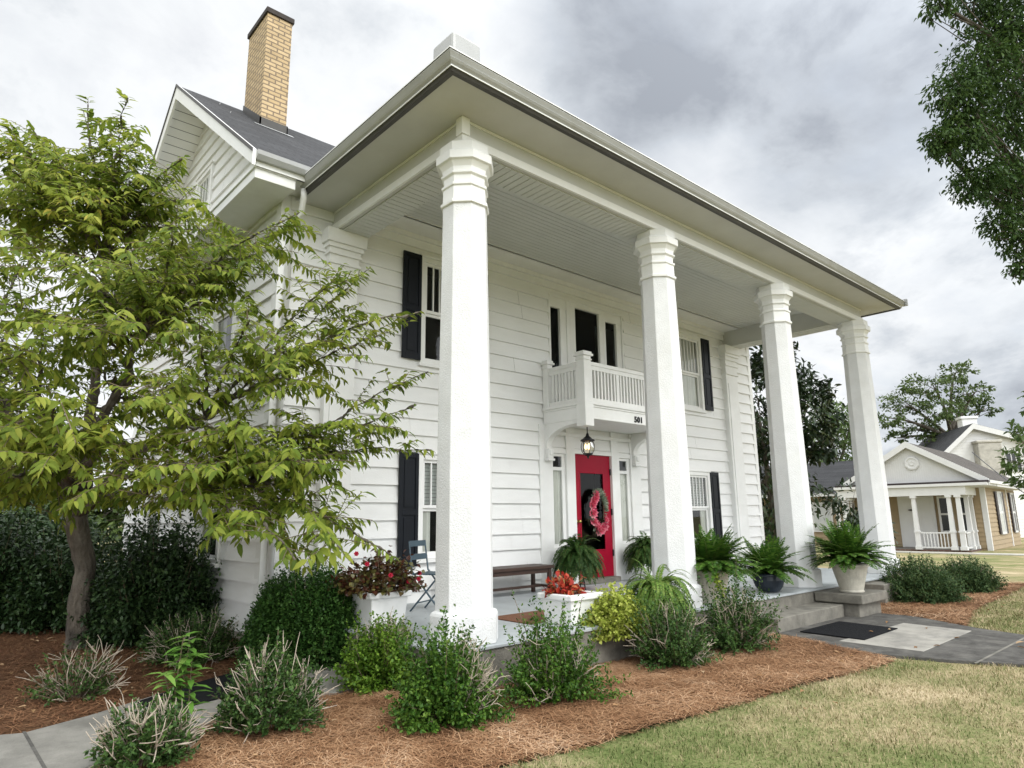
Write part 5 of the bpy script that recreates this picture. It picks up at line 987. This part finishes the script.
LEDGE = [(-2.6, -2.0), (-1.9, -1.76), (-1.12, -1.74), (-.26, -1.86), (1.04, -1.98), (2.16, -2.08), (3.1, -2.22), (3.76, -2.28), (3.9, -2.3), (4.05, -2.7), (4.33, -3.3), (4.40, -5.2), (-2.6, -5.2)]
blades(R(201), LEDGE, 62000, .038, .0026, 'grass', 'short patchy green and straw grass at the front of the lawn')
blades(R(202), [(6.5, -2.2), (8.4, -1.8), (9.6, -1.72), (11, -1.65), (13.6, -1.45), (14.5, -3.2), (6.2, -3.4)], 26000, .045, .004, 'grass', 'dry grass patch right of the front walk')
STRAW = lm('pine_straw', [(0, (.085, .038, .018)), (.33, (.25, .125, .06)), (.62, (.44, .26, .14)), (.86, (.60, .41, .26)), (1, (.74, .58, .43))], .8, .1, 1.6, .5, .2)
STRAWR = lm('red_pine_straw', [(0, (.06, .026, .013)), (.4, (.18, .083, .042)), (.75, (.32, .165, .085)), (.93, (.45, .27, .15)), (1, (.62, .48, .33))], .85, .1, .9, .35, .2)
def straw(rs, poly, n, ln, w, name, label, mat, avoid=None):
    p = scatter(rs, poly, n); p = p+rs.normal(size=p.shape)*.03
    if avoid is not None: p = p[~inpoly(p[:, 0], p[:, 1], avoid)]
    n = len(p); a = rs.uniform(0, 2*np.pi, n)+1.2*smoothnoise(p[:, 0]*2, p[:, 1]*2); l = (ln*rs.uniform(.5, 1.2, n))[:, None]; el = rs.normal(size=n)*.12+.04
    D = np.stack([np.cos(a)*np.cos(el), np.sin(a)*np.cos(el), np.sin(el)], 1); S_ = np.stack([-np.sin(a), np.cos(a), np.zeros(n)], 1); ww = (w*rs.uniform(.7, 1.2, n))[:, None]
    C0 = np.stack([p[:, 0], p[:, 1], mulch_z(p[:, 0], p[:, 1])+rs.uniform(.002, .03, n)], 1); bend = (rs.normal(size=n)*.16)[:, None]*l
    A, M_, Z = C0-D*l/2, C0+S_*bend+np.array([0, 0, .006]), C0+D*l/2
    V = np.stack([A-S_*ww, A+S_*ww, M_+S_*ww, M_-S_*ww, Z+S_*ww*.6, Z-S_*ww*.6], 1).reshape(-1, 3); o = (np.arange(n)*6)[:, None]
    tag(npmesh(name, V, np.concatenate([o+np.array([[0, 1, 2, 3]]), o+np.array([[3, 2, 4, 5]])]), [], mat), label, 'pine straw', kind='stuff')
FB = [(-2.7, -.1), (-2.35, .1), (-1.94, .38), (-1.47, .48), (-1.03, .44), (-.45, .3), (-.42, -.36), (4.33, -.36), (4.24, -.9), (3.93, -1.6), (3.74, -2.27), (3.1, -2.24), (2.16, -2.09), (1.04, -1.99), (-.26, -1.87), (-1.12, -1.74), (-1.9, -1.77), (-2.9, -2.1), (-3.6, -1.2)]
straw(R(211), FB, 56000, .17, .0023, 'pine_straw', 'tan pine straw spread over the front bed', STRAW)
straw(R(212), [(-5.5, 1.1), (-3.2, 1.08), (-2.71, 1.2), (-1.91, 1.66), (-1.32, 1.95), (-.84, 2.3), (-.84, 4), (-1.6, 9), (-6, 9)], 34000, .17, .003, 'pine_straw', 'reddish brown pine straw in the left bed under the cherry tree', STRAWR)
straw(R(213), [(7.04, -.4), (7.03, -1.0), (6.97, -1.45), (6.55, -2.15), (8.4, -1.8), (9.6, -1.72), (11, -1.65), (13.4, -1.5), (13.5, .5), (10.4, .5), (10.36, -.4)], 14000, .18, .004, 'pine_straw', 'brown pine straw in the bed right of the walk', STRAW)
DRY = lm('dry_leaf', [(0, (.16, .08, .035)), (.5, (.36, .22, .11)), (1, (.60, .46, .30))], .8, .2, 2, .2)
rs = R(221); p = np.concatenate([scatter(rs, [(-5.5, 1.2), (-2.7, 1.3), (-1.4, 2.1), (-1.0, 3.2), (-1.8, 8), (-5.5, 8)], 330), scatter(rs, FB, 30), scatter(rs, [(6.9, -1.5), (8.4, -2.1), (11, -2), (11, -1.2), (7.2, -.9)], 26), scatter(rs, [(.5, -2.6), (3.5, -2.6), (3.5, -2.0), (.5, -2.0)], 6), scatter(rs, [(4.2, -3.2), (6.2, -2.9), (6.8, -1.4), (4.4, -1.2)], 9)])
n = len(p); B = np.stack([p[:, 0], p[:, 1], mulch_z(p[:, 0], p[:, 1])+.035], 1); a = rs.uniform(0, 6.3, n); D = np.stack([np.cos(a), np.sin(a), rs.normal(size=n)*.2], 1); V, q, t = leaf8(B, D, np.array([0, 0, 1.0])+rdir(rs, n)*.35, rs.uniform(.04, .095, n), .034, .15, .25)
tag(npmesh('fallen_leaves', V, q, t, DRY), 'dry tan leaves scattered over the mulch beds', 'leaves', kind='stuff')
cb_ = MB(); a_, b_ = dp(972, 452, 34), dp(1075, 528, 22); cb_.tube(bez(a_, (a_+b_)/2+np.array([0, 0, -.25]), b_, 14), .022, 5); tag(cb_.build('utility_cable', BLACK), 'thin black service cable sagging past the tan house roof', 'cable')
